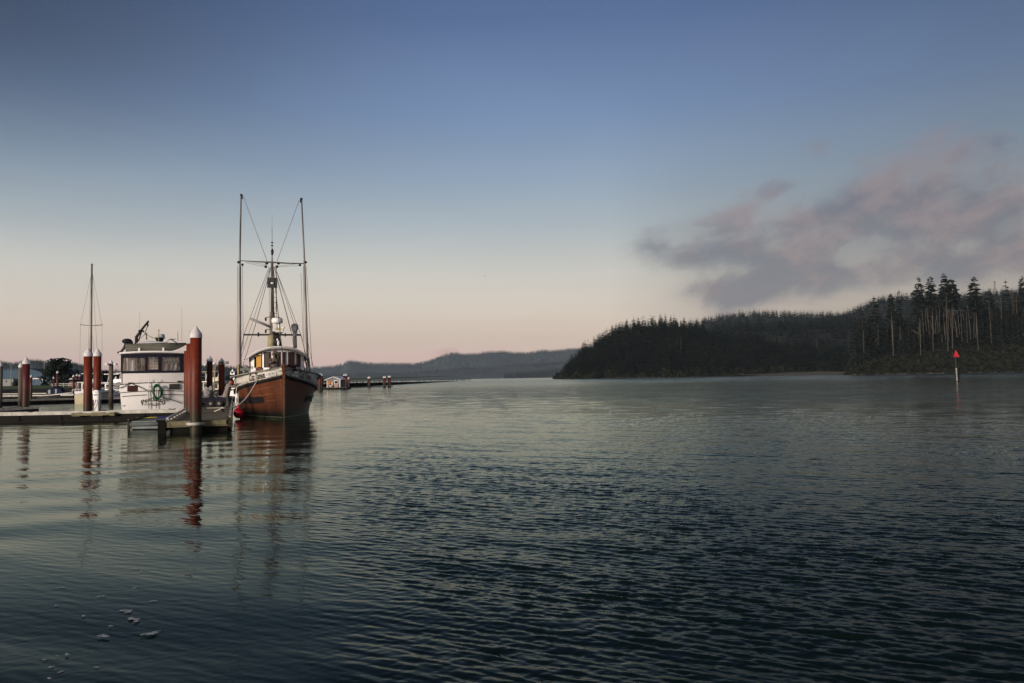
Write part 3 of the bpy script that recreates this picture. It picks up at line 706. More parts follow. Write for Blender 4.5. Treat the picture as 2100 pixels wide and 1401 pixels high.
for (px, tp, lb) in [(755.5,772,'leaning left leg of the lone pile group right of the houseboat'), (758,772,'right leg of the lone pile group right of the houseboat'), (787,771,'left leg of the middle pile group in open water'), (790,771,'right leg of the middle pile group in open water'),
        (797,770,'left leg of the rightmost pile group in open water'), (800,770,'right leg of the rightmost pile group in open water')]:
    piling(px, 225+(px % 3), .50, tp, rust_dark, lb, name='mooring_pile', group='pile groups in open water')
# lamps on the pile tops
def pile_lamp(px, py, Y, label, dirx=1):
    a = W(px, py, Y); t_ = thing('pile_lamp', label, 'lamp', a, 0, 'lamps on the pile tops')
    MB().cyl((-.45*dirx, 0, 0), (.1*dirx, 0, 0), .04).box((-.1*dirx, 0, .02), (.25, .2, .12)).build('arm', dark_st, t_)
    MB().lathe([(0, .12), (.16, .1), (.2, 0), (.2, -.08), (0, -.1)], (.15*dirx, 0, 0), 12).build('shade', white_p, t_)
pile_lamp(222, 747, 85.5, 'lamp left of the top of the grey wooden pile', -1); pile_lamp(234, 747, 85.5, 'lamp right of the top of the grey wooden pile')
pile_lamp(423, 748, 103.5, 'lamp showing left of the dark red capped piling', -1); pile_lamp(437, 746, 103.5, 'lamp between the two dark red pilings')
pile_lamp(460, 744, 60.7, 'lamp on the right side of the red capped piling')

# ------------------------------------------------------------------ the end dock
DA = R(19.6)
dk = thing('end_dock', 'long plank dock running back from the thickest piling, fishing boat along its right side', 'dock', (W(408, 868, 33.4).x, 33.4, 0), DA)
DW, DL = 1.24, 46.0
mb = MB()
n_pl = 150
for i in range(n_pl):
    y0 = .16+i*(DL-.2)/n_pl; mb.bx(-DW+.03, DW-.03, y0, y0+(DL-.2)/n_pl-.018, .44+.004*(i % 3), .5+.003*((i*7) % 5))
mb.build('deck_planks', plank_m, dk)
MB().bx(-DW, DW, .0, .14, .30, .52).bx(-DW-.02, DW+.02, -.06, 0, .26, .46).bx(-DW, -.35, -.13, -.065, .33, .505).bx(.18, DW-.15, -.13, -.065, .33, .505).build('front_beam', beam_m, dk)
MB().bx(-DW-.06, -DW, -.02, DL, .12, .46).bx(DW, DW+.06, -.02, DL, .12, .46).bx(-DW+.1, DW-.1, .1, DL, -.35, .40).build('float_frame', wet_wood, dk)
for sx in (-1, 1):
    mb = MB(); mb.bx(sx*DW-.05, sx*DW+.05, .05, DL, .60, .68)
    for k in range(24): mb.bx(sx*DW-.045, sx*DW+.045, .3+k*1.9, .5+k*1.9, .50, .60)
    mb.build('bull_rail', edge_w, dk)
MB().lathe([(.27, .33), (.31, .335), (.31, .455), (.27, .46)], (-.13, -.33, 0), 24).bx(-.5, -.36, -.3, 0, .34, .44).bx(.10, .24, -.3, 0, .34, .44).build('pile_hoop', edge_w, dk)
# corner post
MB().bx(-DW-.36, -DW-.06, -.1, .3, -.3, .52).bx(-DW-.42, -DW-.1, -.14, .34, .52, .58).build('corner_block', wet_wood, dk)
MB().bx(DW-.16, DW+.1, -.08, .9, .50, .62).bx(DW-.1, DW+.12, -.06, .18, .2, .56).build('corner_timber', wood_pile, dk)
# cleat
def on_dock(x_, y_, z_=.5):
    return Vector((dk.location.x+x_*cos(DA)-y_*sin(DA), dk.location.y+x_*sin(DA)+y_*cos(DA), z_))
cl = MB().tube([(-.3, 0, .16), (-.1, 0, .13), (.1, 0, .13), (.3, 0, .16)], [.03, .04, .04, .03]).cyl((-.09, 0, 0), (-.09, 0, .13), .035).cyl((.09, 0, 0), (.09, 0, .13), .035).cyl((-.12, 0, .01), (.12, 0, .01), .05)
cp = on_dock(.82, 10.4, .505); tag(cl.build('cleat', dark_st, None, cp, DA+R(70)), 'iron cleat on the dock edge where the bow rope is tied', 'cleat')

# ------------------------------------------------------------------ other floats
def float_dock(name, label, p0, p1, width, top=.5, thick=.45, edge=True, group=None, m_top=None, cat='dock'):
    p0 = Vector(p0[:2]+(0,)) if isinstance(p0, tuple) else Vector((p0.x, p0.y, 0)); p1 = Vector((p1.x, p1.y, 0))
    d = p1-p0; L = d.length; a = atan2(d.y, d.x)
    t_ = thing(name, label, cat, p0, a, group); mb = MB(); n = max(4, int(L/.5))
    for i in range(n): mb.bx(i*L/n, (i+1)*L/n-.02, .05, width-.05, top-.07, top+.003*((i*5) % 4))
    mb.build('deck_planks', m_top or plank_m, t_)
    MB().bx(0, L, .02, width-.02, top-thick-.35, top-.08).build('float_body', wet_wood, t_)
    if edge:
        mb = MB(); mb.bx(0, L, -.05, .05, top-.10, top+.07)
        mb.build('edge_strip', edge_w, t_); mb = MB(); mb.bx(0, L, width-.05, width+.05, top-.10, top+.07); mb.build('edge_strip', edge_w, t_)
        mb = MB(); mb.bx(0, L, -.04, .02, top-.34, top-.13); 
        for k in range(int(L/2.4)): mb.bx(.4+k*2.4, .52+k*2.4, -.09, -.02, top-.38, top-.12)
        mb.build('side_beam', wet_wood, t_)
    return t_
def zp(px, py, z): return WZ(px, py, z)
crd = float_dock('cross_dock', 'low dock with a white edge strip, running left from the end dock before the yacht', W(-150, 850, 45.6), W(386, 842, 46.2), 1.3)
gx = W(181, 846, 46.0).x-crd.location.x
MB().bx(gx-.75, gx-.30, -.34, -.06, .30, .50).bx(gx-.75, gx+1.7, -.40, -.34, .34, .47).bx(gx+.34, gx+1.0, -.34, -.06, .30, .50).bx(gx+1.4, gx+1.7, -.34, -.06, .3, .5).build('pile_guide', beam_m, crd)
for k in range(5): MB().tube([(1.5+k*4.1, .2, .62), (1.7+k*4.1, .2, .58), (1.9+k*4.1, .2, .62)], .03, 6).build('cleat', dark_st, crd)
float_dock('far_walkway', 'long walkway float behind, left of the twin pilings', W(-120, 824, 83), W(163, 824, 95), 2.6)
float_dock('far_walkway', 'walkway float showing between the wooden pile and the white yacht', W(204, 824, 92), W(262, 824, 94), 2.2)
float_dock('far_walkway', 'far mooring float under the blue-canvas skiff', W(-60, 812, 135), W(150, 812, 132), 2.5)
float_dock('far_walkway', 'far mooring float below the bank', W(-60, 806, 175), W(300, 806, 165), 2.5, edge=True)
float_dock('finger_float', 'narrow finger float reaching in from the left edge', W(-60, 845, 50.5), W(79, 840, 58.5), 1.3, .52)
float_dock('work_float', 'walkway float right of the dock cart, under small boats', W(388, 812, 84), W(520, 812, 92), 2.2)
# small grey float beside the end dock
gf = thing('grey_float', 'small grey swim float lying in the corner left of the end dock', 'float', (W(268, 870, 36.2).x, 36.2, 0), R(2))
MB().bx(0, 1.95, 0, 4.0, .05, .40).build('deck', mat('grey_vinyl', (.19,.22,.22), .5, c2=(.11,.13,.13), scale=3), gf)
MB().cyl((0, -.02, .26), (1.95, -.02, .26), .10, n=10).build('bumper', mat('dull_grey_rubber', (.10,.12,.12), .5, scale=2), gf)
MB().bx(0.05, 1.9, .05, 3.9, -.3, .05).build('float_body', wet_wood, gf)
MB().box((-.06, -.05, .05), (.09, .09, .95)).cyl((-.06, 0, .47), (.25, 1.4, .56), .035).build('corner_post', wood_pile, gf)
pd = thing('kayak', 'blue and yellow kayak lying on the small grey float', 'kayak', (W(318, 858, 38.9).x, 38.9, .40), R(4))
pd.scale = (.8, .8, .6)
def lens(L, w, h, z0, n=14):
    rows = []
    for i in range(n+1):
        t_ = i/n; s_ = max(.02, sin(pi*t_))**.6; xx = -L/2+L*t_
        rows.append([V(xx, w/2*s_*cos(a), z0+h/2+h/2*s_*sin(a)) for a in [2*pi*k/10 for k in range(10)]])
    return MB().grid(rows, True, True)
lens(1.9, .42, .16, 0).build('hull', mat('blue_plastic', (.02,.025,.14), .45, c2=(.012,.015,.09), scale=2), pd, (.55, .1, 0))
lens(1.5, .30, .15, 0).build('bow_cover', mat('yellow_plastic', (.30,.27,.05), .5, c2=(.16,.15,.04), scale=3), pd, (-.42, 0, .0))

# ------------------------------------------------------------------ power pedestal, cart, crates
pp = thing('power_pedestal', 'white power pedestal standing between the two rust-red pilings', 'pedestal', (W(199, 838, 47.3).x, 47.3, .5), 0)
MB().bx(-.13, .13, -.12, .12, 0, 1.02).build('post', white_p, pp)
MB().prism([(-.17, -.16, .72), (.17, -.16, .72), (.17, -.16, 1.20), (.10, -.16, 1.30), (-.10, -.16, 1.30), (-.17, -.16, 1.20)], (0, .32, 0)).build('head', white_g, pp)
MB().bx(-.10, .10, -.175, -.158, .98, 1.04).bx(-.05, .05, -.175, -.158, 1.16, 1.2).build('socket_panel', black_r, pp)
MB().tube([(.02, -.17, .72), (.0, -.26, .5), (-.12, -.24, .25), (-.2, -.2, .02)], .018).build('shore_cable', rope_d, pp)

ct = thing('dock_cart', 'black flat dock cart loaded with pale gear, between the pilings and the person', 'cart', on_dock(-.05, 20.6, .5), R(6))
MB().bx(-1.15, 1.05, -.4, .4, .36, .62).bx(-1.2, -1.1, -.4, .4, .36, .9).build('tray', navy, ct)
MB().bx(-1.1, 1.0, -.3, .3, .28, .36).build('chassis', dark_st, ct)
for wx in (-.75, .05, .6):
    for wy in (-.36, .36):
        w_ = MB().tube([(0, -.05, 0), (0, .05, 0)], .23, 18).build('wheel', black_r, ct, (wx, wy, .23))
        MB().tube([(0, -.055, 0), (0, .055, 0)], .09, 10).build('hub', grey_st, w_)
MB().tube([(1.05, 0, .4), (1.5, 0, .55), (1.75, 0, .9)], .025).build('handle', dark_st, ct)
q = random.Random(5)
ld = thing('gear_heap', 'heap of pale rope and netting on the black dock cart', 'gear heap', on_dock(-.1, 20.6, 1.12), R(6))
mb = MB()
for i in range(16):
    pts = [V(q.uniform(-.6, .6), q.uniform(-.3, .3), q.uniform(0, .2))]
    for k in range(5): pts.append(pts[-1]+V(q.uniform(-.25, .25), q.uniform(-.2, .2), q.uniform(-.05, .10)))
    for p_ in pts: p_.z = max(.03, p_.z*(1-abs(p_.x)*.5))
    mb.tube(pts, .045, 6)
mb.build('rope_coils', mat('grey_netting', (.34,.34,.33), .9, c2=(.10,.10,.10), scale=9), ld)
MB().ell((-.2, 0, .35), (.28, .24, .36)).ell((.05, 0, .62), (.16, .15, .18)).build('sack', mat('pale_sacking', (.42,.41,.40), .9, c2=(.16,.16,.16), scale=6), ld)
for k, (z_, lb) in enumerate([(0, 'bottom black crate of the stack beside the dock cart'), (.37, 'middle black crate of the stack beside the dock cart'), (.74, 'top black crate of the stack beside the dock cart')]):
    cr = thing('crate', lb, 'crate', on_dock(-.70, 22.9, .51+z_), R(3), 'black crates stacked on the dock')
    MB().bx(-.52, .52, -.3, .3, 0, .30).build('box', navy, cr); MB().bx(-.55, .55, -.33, .33, .30, .36).build('rim', grey_st, cr)
sp_ = thing('oar', 'long pale oar leaning against the wooden pile behind the cart', 'oar', on_dock(.0, 23.4, .5), 0)
MB().cyl((0, 0, 0), (.16, 0, 2.9), .035).build('shaft', mat('pale_ash_wood', (.42,.37,.28), .6, scale=4), sp_)
MB().prism([(-.03, 0, -.0), (.03, 0, 0), (.09, 0, .5), (-.06, 0, .5)], (0, .03, 0)).build('blade', MATS['pale_ash_wood'], sp_)
bd = MB().bx(-.55, .55, -.12, .12, 0, .05); tag(bd.build('loose_board', mat('pale_board', (.45,.43,.33), .8, scale=3), None, on_dock(.35, 16.9, .508), R(8)), 'pale loose board lying on the dock behind the person', 'board')

# ------------------------------------------------------------------ fishing boat
FB = thing('fishing_boat', 'brown-hulled wooden fishing troller with white wheelhouse and tall upright poles, moored at the dock', 'fishing boat', (W(582, 858, 45).x, 45.0, 0), R(20.5))
BL = 14.8
def Bs(s):
    t_ = s/BL
    if s < 7: b_ = 2.52*(1-(1-s/7)**2.0)
    else: b_ = 2.52*(1-.42*((s-7)/(BL-7))**2.2)
    return max(b_, .05)
def Bw(s):
    if s < 8: return max(.045, 2.18*(1-(1-s/8)**1.65))
    return 2.18*(1-.62*((s-8)/(BL-8))**2.0)
def Zs(s): return 2.46-1.02*min(1, (s/8.5))**.8+.25*max(0, (s-8.5)/6)**2
def bul(s): return .50+.22*min(1, s/6)
def rake(z): return -.10*max(0, z)/2.5          # stem leans forward
def hp(side, s, z, off=0.0):
    zs = Zs(s); t_ = max(0.0, min(1.4, z/zs))
    b_ = Bw(s)+(Bs(s)-Bw(s))*t_**1.25 if z >= 0 else Bw(s)*(1+z*.55)
    return V(side*(b_+off), s+rake(z)*max(0, 1-s/3), z)
SS = [0, .12, .3, .55, .85, 1.2, 1.6, 2.1, 2.7, 3.4, 4.2, 5.1, 6.1, 7.2, 8.4, 9.7, 11, 12.3, 13.5, 14.3, BL]
mb = MB()
for side in (-1, 1):
    rows = [[hp(side, s, z if z < 0 else z*Zs(s)) for z in (-.7, -.3, 0, .06, .14, .25, .4, .55, .7, .85, 1.0)] for s in SS]
    if side > 0: rows = [list(reversed(r_)) for r_ in rows]
    mb.grid(rows)
rows = [[hp(-1, BL, z if z < 0 else z*Zs(BL)) for z in (-.7, 0, .25, .5, 1.0)], [hp(1, BL, z if z < 0 else z*Zs(BL)) for z in (-.7, 0, .25, .5, 1.0)]]
mb.grid(rows, False)
mb.build('hull', hull_brown, FB)
for side in (-1, 1):
    mb = MB(); r1 = []
    for s in SS:
        zs = Zs(s); a = hp(side, s, zs); nrm = .02
        r1.append([a+V(side*.02, 0, .0), a+V(side*.05, 0, bul(s)*.5), a+V(side*.07, 0, bul(s)), a+V(-side*.03, 0, bul(s)), a+V(-side*.06, 0, bul(s)*.4), a+V(-side*.06, 0, 0)])
    mb.grid([r if side < 0 else list(reversed(r)) for r in r1], True, True).build('bulwark', worn_w, FB)
    mb = MB(); mb.grid([[hp(side, s, Zs(s))+V(side*o_[0], 0, o_[1]) for o_ in ((.0, -.13), (.085, -.11), (.10, -.02), (.085, .06), (.0, .07))] for s in SS]); mb.build('rub_strake', black_r, FB)
    mb = MB(); mb.grid([[hp(side, s, Zs(s)+bul(s))+V(side*o_[0], 0, o_[1]) for o_ in ((.10, -.02), (.11, .04), (-.05, .05), (-.06, -.02))] for s in SS]); mb.build('cap_rail', mat('greyed_cap_rail', (.36,.35,.30), .7, c2=(.16,.15,.12), scale=3), FB)
    mb = MB(); mb.grid([[hp(side, s, z, .012) for z in (.035, .075)] for s in SS[1:]], False); mb.build('waterline_stripe', mat('dull_green_stripe', (.26,.27,.17), .6, c2=(.10,.12,.08), scale=3), FB)
# plank seams, the light they catch painted in as a paler colour
for side, segs in ((-1, ((.25, 3.2, .62), (.9, 2.6, .80), (.5, 1.8, .45))), (1, ((.5, 2.4, .72), (2.0, 5.0, .62)))):
    for (s0, s1, f) in segs:
        pts = [hp(side, s0+(s1-s0)*k/8, f*Zs(s0+(s1-s0)*k/8), .006) for k in range(9)]
        MB().tube(pts, .011, 5).build('plank_seam', mat('lit_seam', (.36,.15,.09), .7, c2=(.2,.08,.04), scale=6), FB)
# stem post
MB().grid([[V(-.10, .16, z), V(-.075, -.09+rake(z)*1.0, z), V(.075, -.09+rake(z)*1.0, z), V(.10, .16, z)] for z in (-.8, 0, .5, 1, 1.5, 2, 2.5, 3.0, 3.12)], False).bx(-.08, .08, -.22, .1, 3.10, 3.14).build('stem_post', hull_brown, FB)
MB().grid([[V(-.03, -.105+rake(z), z), V(.03, -.105+rake(z), z)] for z in (0, .5, 1, 1.5, 2, 2.5)], False).build('stem_iron', mat('worn_stem_iron', (.30,.20,.12), .5, .4, c2=(.10,.06,.04), scale=6), FB)
# chafe plates
for side, s0, s1, z0, z1 in ((-1, 2.0, 6.6, .86, 1.26), (1, 3.4, 7.6, .82, 1.26)):
    rows = []
    for k in range(13):
        s = s0+(s1-s0)*k/12; e = .06 if k in (0, 12) else 0
        zm = Zs(s)/Zs(s0); rows.append([hp(side, s, (z0+e)*(.45+.55*zm), .035), hp(side, s, (z1-e)*(.45+.55*zm), .035), hp(side, s, (z1-e)*(.45+.55*zm), .0), hp(side, s, (z0+e)*(.45+.55*zm), .0)])
    MB().grid(rows, False, True).build('chafe_plate', black_r, FB)
    if side > 0:
        for zz in (z0, z1): MB().tube([hp(side, s0+(s1-s0)*k/8, zz*(.45+.55*Zs(s0+(s1-s0)*k/8)/Zs(s0)), .06) for k in range(9)], .035, 6).build('guard_bar', grey_st, FB)
# deck
mb = MB(); mb.grid([[V(-Bs(s)+.02, s, Zs(s)-.02), V(0, s, Zs(s)+.04), V(Bs(s)-.02, s, Zs(s)-.02)] for s in SS], True); mb.build('deck', mat('worn_deck', (.20,.18,.15), .9, scale=4), FB)
# wheelhouse: bowed front
def zr(x_): return 4.30-.66*abs(x_/1.9)**2.5
def front(x_, off=0.0): return 4.15+.95*(abs(x_)/1.62)**2.2-off
WX = [-1.62+3.24*k/24 for k in range(25)]
zb, z1, z2 = 1.75, 3.02, 3.97
def wall_strip(mb, xs, za, zb_, off=0.0):
    mb.grid([[V(x_, front(x_, off), za(x_) if callable(za) else za), V(x_, front(x_, off), zb_(x_) if callable(zb_) else zb_)] for x_ in xs], True)
mb = MB(); wall_strip(mb, WX, zb, z1)
zt_ = lambda x_: min(z2+.02, zr(x_)-.13)
wall_strip(mb, WX, lambda x_: min(z2, zr(x_)-.22), lambda x_: zr(x_)-.06)
cols = [(-1.42, -.98), (-.86, -.46), (-.34, .12), (.22, .44), (.58, 1.0), (1.12, 1.40)]
edges = [-1.62]+[e for c in cols for e in c]+[1.62]
for k in range(0, len(edges), 2):
    a, c = edges[k], edges[k+1]; wall_strip(mb, [a+(c-a)*j/3 for j in range(4)], z1, lambda x_: zr(x_)-.08)
for sx in (-1, 1):      # side walls with window holes kept as panels
    mb.grid([[V(sx*1.62, y_, z_) for z_ in (zb, z1)] for y_ in (5.1, 6.5, 8.4)], False); mb.grid([[V(sx*1.62, y_, z_) for z_ in (3.62, 3.85)] for y_ in (5.1, 6.5, 8.4)], False)
    for (ya, yb_) in ((5.1, 5.3), (6.0, 6.2), (7.0, 8.4)): mb.grid([[V(sx*1.62, y_, z_) for z_ in (z1, 3.62)] for y_ in (ya, yb_)], False)
mb.grid([[V(-1.62, 8.4, zb), V(-1.62, 8.4, 3.8)], [V(1.62, 8.4, zb), V(1.62, 8.4, 3.8)]], False)
mb.build('wheelhouse', mat('wheelhouse_white', (.88,.88,.89), .4, c2=(.76,.76,.77), scale=1.6), FB)
MB().bx(-1.5, 1.5, 5.6, 8.3, 1.76, 1.8).bx(-1.55, 1.55, 7.0, 7.1, 1.8, 3.8).bx(-.9, .9, 5.5, 5.9, 1.8, 2.9).build('cabin_interior', mat('dark_wood_interior', (.03,.018,.012), .7, scale=3), FB)
for k, (a, c) in enumerate(cols):
    fr = MB(); xs = [a+(c-a)*j/4 for j in range(5)]; tp_ = lambda x_: min(z2, zr(x_)-.22)
    fr.tube([V(x_, front(x_, .012), z1+.02) for x_ in xs], .028, 5); fr.tube([V(x_, front(x_, .012), tp_(x_)-.02) for x_ in xs], .028, 5)
    fr.cyl(V(a+.02, front(a, .012), z1), V(a+.02, front(a, .012), tp_(a)), .028, n=5).cyl(V(c-.02, front(c, .012), z1), V(c-.02, front(c, .012), tp_(c)), .028, n=5)
    w_ = fr.build('window', frame_b, FB)
    if k:
        MB().grid([[V(x_, front(x_, -.03), z1), V(x_, front(x_, -.03), tp_(x_))] for x_ in xs], False).build('pane', glass_d, w_)
        if k == 5: MB().grid([[V(1.30, front(1.30, .02), z1), V(1.30, front(1.30, .02), 3.7)], [V(1.33, front(1.33, .02), z1), V(1.33, front(1.33, .02), 3.7)]]).build('mullion', frame_b, w_)
for sx in (-1, 1):
    for (ya, yb_) in ((5.3, 6.0), (6.2, 7.0)):
        w_ = MB().tube([V(sx*1.63, ya, z1), V(sx*1.63, yb_, z1), V(sx*1.63, yb_, 3.62), V(sx*1.63, ya, 3.62), V(sx*1.63, ya, z1)], .028, 5).build('window', frame_b, FB)
        MB().grid([[V(sx*1.60, ya, z1), V(sx*1.60, ya, 3.62)], [V(sx*1.60, yb_, z1), V(sx*1.60, yb_, 3.62)]], False).build('pane', glass_d, w_)
o = MB().box((-1.14, front(-1.14)+.02, 3.40), (.36, .03, .84), R(-22)).build('window_board', mat('ochre_board', (.62,.34,.05), .6, c2=(.52,.27,.04), scale=3), FB)
o = MB().box((-1.15, front(-1.15, .12), 2.55), (.42, .06, .92), R(-22)).build('locker_door', mat('red_brown_door', (.13,.030,.018), .5, c2=(.07,.02,.012), scale=4), FB)
MB().ell((-1.15, front(-1.15, .2), 2.62), (.05, .03, .05)).build('door_handle', cream_m, o)
# roof with brow
RX = [-1.95+3.9*k/26 for k in range(27)]
def rf(x_): return 3.72+1.15*(abs(x_)/1.95)**2.3
rows = []
for x_ in RX:
    z_ = zr(x_); y0 = rf(x_); rows.append([V(x_, y0, z_-.13), V(x_, y0-.03, z_-.07), V(x_, y0, z_), V(x_, y0+.4, z_+.05), V(x_, 8.9, z_+.05), V(x_, 8.9, z_-.10), V(x_, y0+.3, z_-.10)])
MB().grid(rows, True, True).build('roof', mat('grey_roof_paint', (.66,.65,.63), .55, c2=(.52,.51,.50), scale=2), FB)
MB().tube([V(x_, rf(x_)-.05, zr(x_)-.02) for x_ in RX], .035, 6).build('roof_trim', white_p, FB)
# aft house and hold gear
MB().bx(-1.2, 1.2, 9.8, 11.6, 1.5, 2.2).bx(-.5, .5, 12.2, 13.2, 1.5, 2.1).build('hatch', white_p, FB)
# mast
MY = 9.0
def mp(px, py, s=MY):
    """point on the athwartships plane at station s that the photograph shows at px, py"""
    c0 = Vector(FB.location); a = R(20.5); n = V(-sin(a), cos(a), 0); o_ = c0+n*s
    d = fw*FPX+rt*(px-1050)-up*(py-700.5); e = V(0, 0, EYE); k = (o_-e).dot(n)/d.dot(n); p = e+d*k-c0
    return V(p.x*cos(a)+p.y*sin(a), -p.x*sin(a)+p.y*cos(a), p.z)
mb = MB().cyl(mp(559, 760), mp(558.6, 640), .20, .15, 12).cyl(mp(558.6, 640), mp(558, 538), .12, .085, 12); mb.build('mast', mast_m, FB)
MB().cyl(mp(556.5, 716, MY-.5), mp(557, 688, MY-.5), .26, .25, 14).build('mast_tabernacle', cream_m, FB)
MB().cyl(mp(558, 538), mp(558, 508), .045, .03, 6).cyl(mp(558, 508), mp(558, 468), .02, .016, 6).cyl(mp(558, 468), mp(558, 440), .010, .006, 5).build('whip_antenna', grey_st, FB)
mb = MB()
for py_ in (522, 504, 498): mb.ell(mp(558, py_), (.09, .09, .05), 8, 5)
mb.ell(mp(558.5, 516), (.10, .10, .20), 8, 6).build('insulator', dark_st, FB)
MB().tube([mp(490, 534.5), mp(530, 537), mp(558, 538), mp(590, 540), mp(626, 541)], [.035, .045, .06, .045, .035], 8).build('crosstree', grey_st, FB)
mb = MB().tube([mp(500, 686.5), mp(617, 687)], .06, 8)
mb.ell(mp(530, 686), (.08, .08, .16), 8, 5).ell(mp(585, 687), (.06, .06, .14), 8, 5).build('spreader_spar', dark_st, FB)
# trolling poles
for side, pts in (('port', [(492.5, 762), (491.5, 700), (491.5, 540), (494.5, 400)]), ('starboard', [(633.5, 762), (629, 690), (624.5, 541), (618.5, 408)])):
    P_ = [mp(*p_) for p_ in pts]; P_[0].z = 1.75
    MB().tube(P_, [.085, .08, .065, .045], 8).build('trolling_pole', alu_pole, FB)
    e = P_[-1]; MB().ell(e, (.08, .08, .09), 8, 5).box(e+V(.06 if side == 'port' else -.06, 0, -.12), (.10, .06, .3)).build('pole_block', dark_st, FB)
    k_ = 490 if side == 'port' else 626
    MB().ell(mp(k_, 538), (.13, .1, .1), 8, 5).ell(mp(k_+(7 if side == 'port' else -11), 543 if side == 'port' else 544), (.09, .08, .09), 8, 5).build('pole_block', dark_st, FB)
# pale lower sleeve on port pole
MB().cyl(mp(488.5, 775)+V(0, -.1, 0), mp(488.5, 748)+V(0, -.1, 0), .05, .05).build('pole_sleeve', mat('yellowed_sleeve', (.50,.42,.20), .6, scale=4), FB)
stays = [((499,403),(548,536),.014), ((614,410),(568,536),.014), ((552,548),(500,686),.016), ((554,548),(484,766),.014), ((556,547),(525,662),.020), ((564,548),(617,687),.016), ((562,547),(597,680),.026), ((564,548),(612,690),.014),
         ((500,687),(489,752),.026), ((617,687),(632,748),.026), ((552,552),(552,712),.013), ((567,548),(566,640),.018), ((487,546),(486,760),.013), ((494,546),(495,760),.012),
         ((628,546),(640,752),.014), ((622,546),(624,745),.012), ((619,420),(630,700),.010), ((525,662),(492,770),.020), ((597,680),(606,735),.014), ((502,539),(545,547),.010), ((548,543),(505,537.5),.010), ((570,546),(610,541),.010), ((612,545),(570,547),.010),
         ((497,540),(499,715),.012), ((631,700),(645,765),.014), ((617,560),(622,700),.012)]
for (a, c, r_) in stays:
    MB().cyl(mp(*a), mp(*c), r_*1.15, n=5).build('stay', grey_st, FB)
# forestay from the stem head, bow wire
MB().cyl(mp(560, 545), V(0, -.05, 3.12), .022, n=5).build('forestay', dark_st, FB)
mb = MB()
for (a, c) in (((545,547),(546,549)), ((568,547),(569,549)), ((547,540),(548,541)), ((571,540),(572,541))): mb.ell(mp(*a), (.11, .07, .10), 8, 5)
mb.build('rigging_block', dark_st, FB)
# radar reflector plate and mast ladder
MB().box(mp(558.3, 580, MY-.35), (.66, .05, .70)).build('radar_reflector', mat('dull_mesh_plate', (.085,.085,.085), .6, .3, c2=(.05,.05,.05), scale=12), FB)
MB().ell(mp(558.5, 581, MY-.42), (.12, .06, .07), 8, 5).build('horn', white_p, FB)
mb = MB().cyl(mp(566.5, 560), mp(567.5, 650), .018, n=5)
for k in range(8): mb.cyl(mp(559, 566+k*11), mp(566.8, 566+k*11), .014, n=5)
mb.build('mast_ladder', dark_st, FB)
# radar: drum, open array scanner
S5 = 6.6
MB().lathe([(0, .16), (.30, .15), (.36, .05), (.36, -.16), (.30, -.20), (0, -.2)], mp(568.5, 657, S5), 16).build('radar_drum', white_g, FB)
MB().box(mp(561.5, 668, S5), (.14, .2, .75)).cyl(mp(566, 664, S5), mp(566, 676, S5), .10, n=10).cyl(mp(572, 664, S5), mp(572, 676, S5), .09, n=10).build('lamp_bracket', white_p, FB)
MB().box(mp(572.5, 675, S5-.1), (.20, .1, .14)).build('yellow_float', mat('dull_yellow', (.5,.48,.14), .6, scale=4), FB)
MB().tube([mp(513.5, 653.5, S5), mp(556, 671, S5)], .14, 10, squash=.6).build('radar_scanner', mat('grey_scanner', (.34,.32,.30), .5, c2=(.2,.19,.18), scale=3), FB)
for (a, c) in (((545,651),(558,650)), ((563,650),(574,651)), ((545,676),(556,675))):
    e = mp(*(a if a[0] < 557 else c), S5); MB().tube([mp(*a, S5), mp(*c, S5)], .022, 5).ell(e+V(0, 0, -.12), (.07, .07, .13), 8, 5).build('hanging_lamp', dark_st, FB)
MB().lathe([(0, .1), (.08, .08), (.10, 0), (.03, -.05), (.02, -.3), (0, -.3)], mp(581, 673, S5), 10).build('deck_lamp', white_p, FB)
mb = MB().box(mp(569, 683, S5), (.62, .4, .07)); q = random.Random(9)
for k in range(7): a = mp(568+q.uniform(-5, 5), 684, S5); mb.tube([a, a+V(q.uniform(-.2, .2), 0, -.3), a+V(q.uniform(-.25, .25), 0, -.62), a+V(q.uniform(-.1, .1), 0, -.95)], .05, 6)
mb.cyl(mp(563, 712, S5), mp(570, 688, S5), .05, n=6).cyl(mp(575, 714, S5), mp(571, 688, S5), .09, n=6).build('instrument_mount', dark_st, FB)
MB().ell(mp(571, 704, S5-.1), (.08, .06, .2), 8, 6).ell(mp(569, 697, S5-.1), (.06, .05, .1), 8, 6).build('floodlight', white_p, FB)
# exhaust stack with round hood
S6 = 7.4
a = mp(605.3, 714, S6); c = mp(604.8, 688, S6); e = mp(604.5, 672, S6)
MB().cyl(a, c, .125, .12, 12).build('exhaust_pipe', mat('grey_brown_pipe', (.26,.23,.20), .6, c2=(.18,.16,.14), scale=3), FB)
MB().lathe([(.12, -.55), (.13, -.35), (.22, -.08), (.245, .08), (.21, .2), (.10, .27), (0, .28)], e, 16).build('exhaust_hood', mat('grey_hood', (.38,.39,.42), .5, c2=(.28,.29,.31), scale=3), FB)
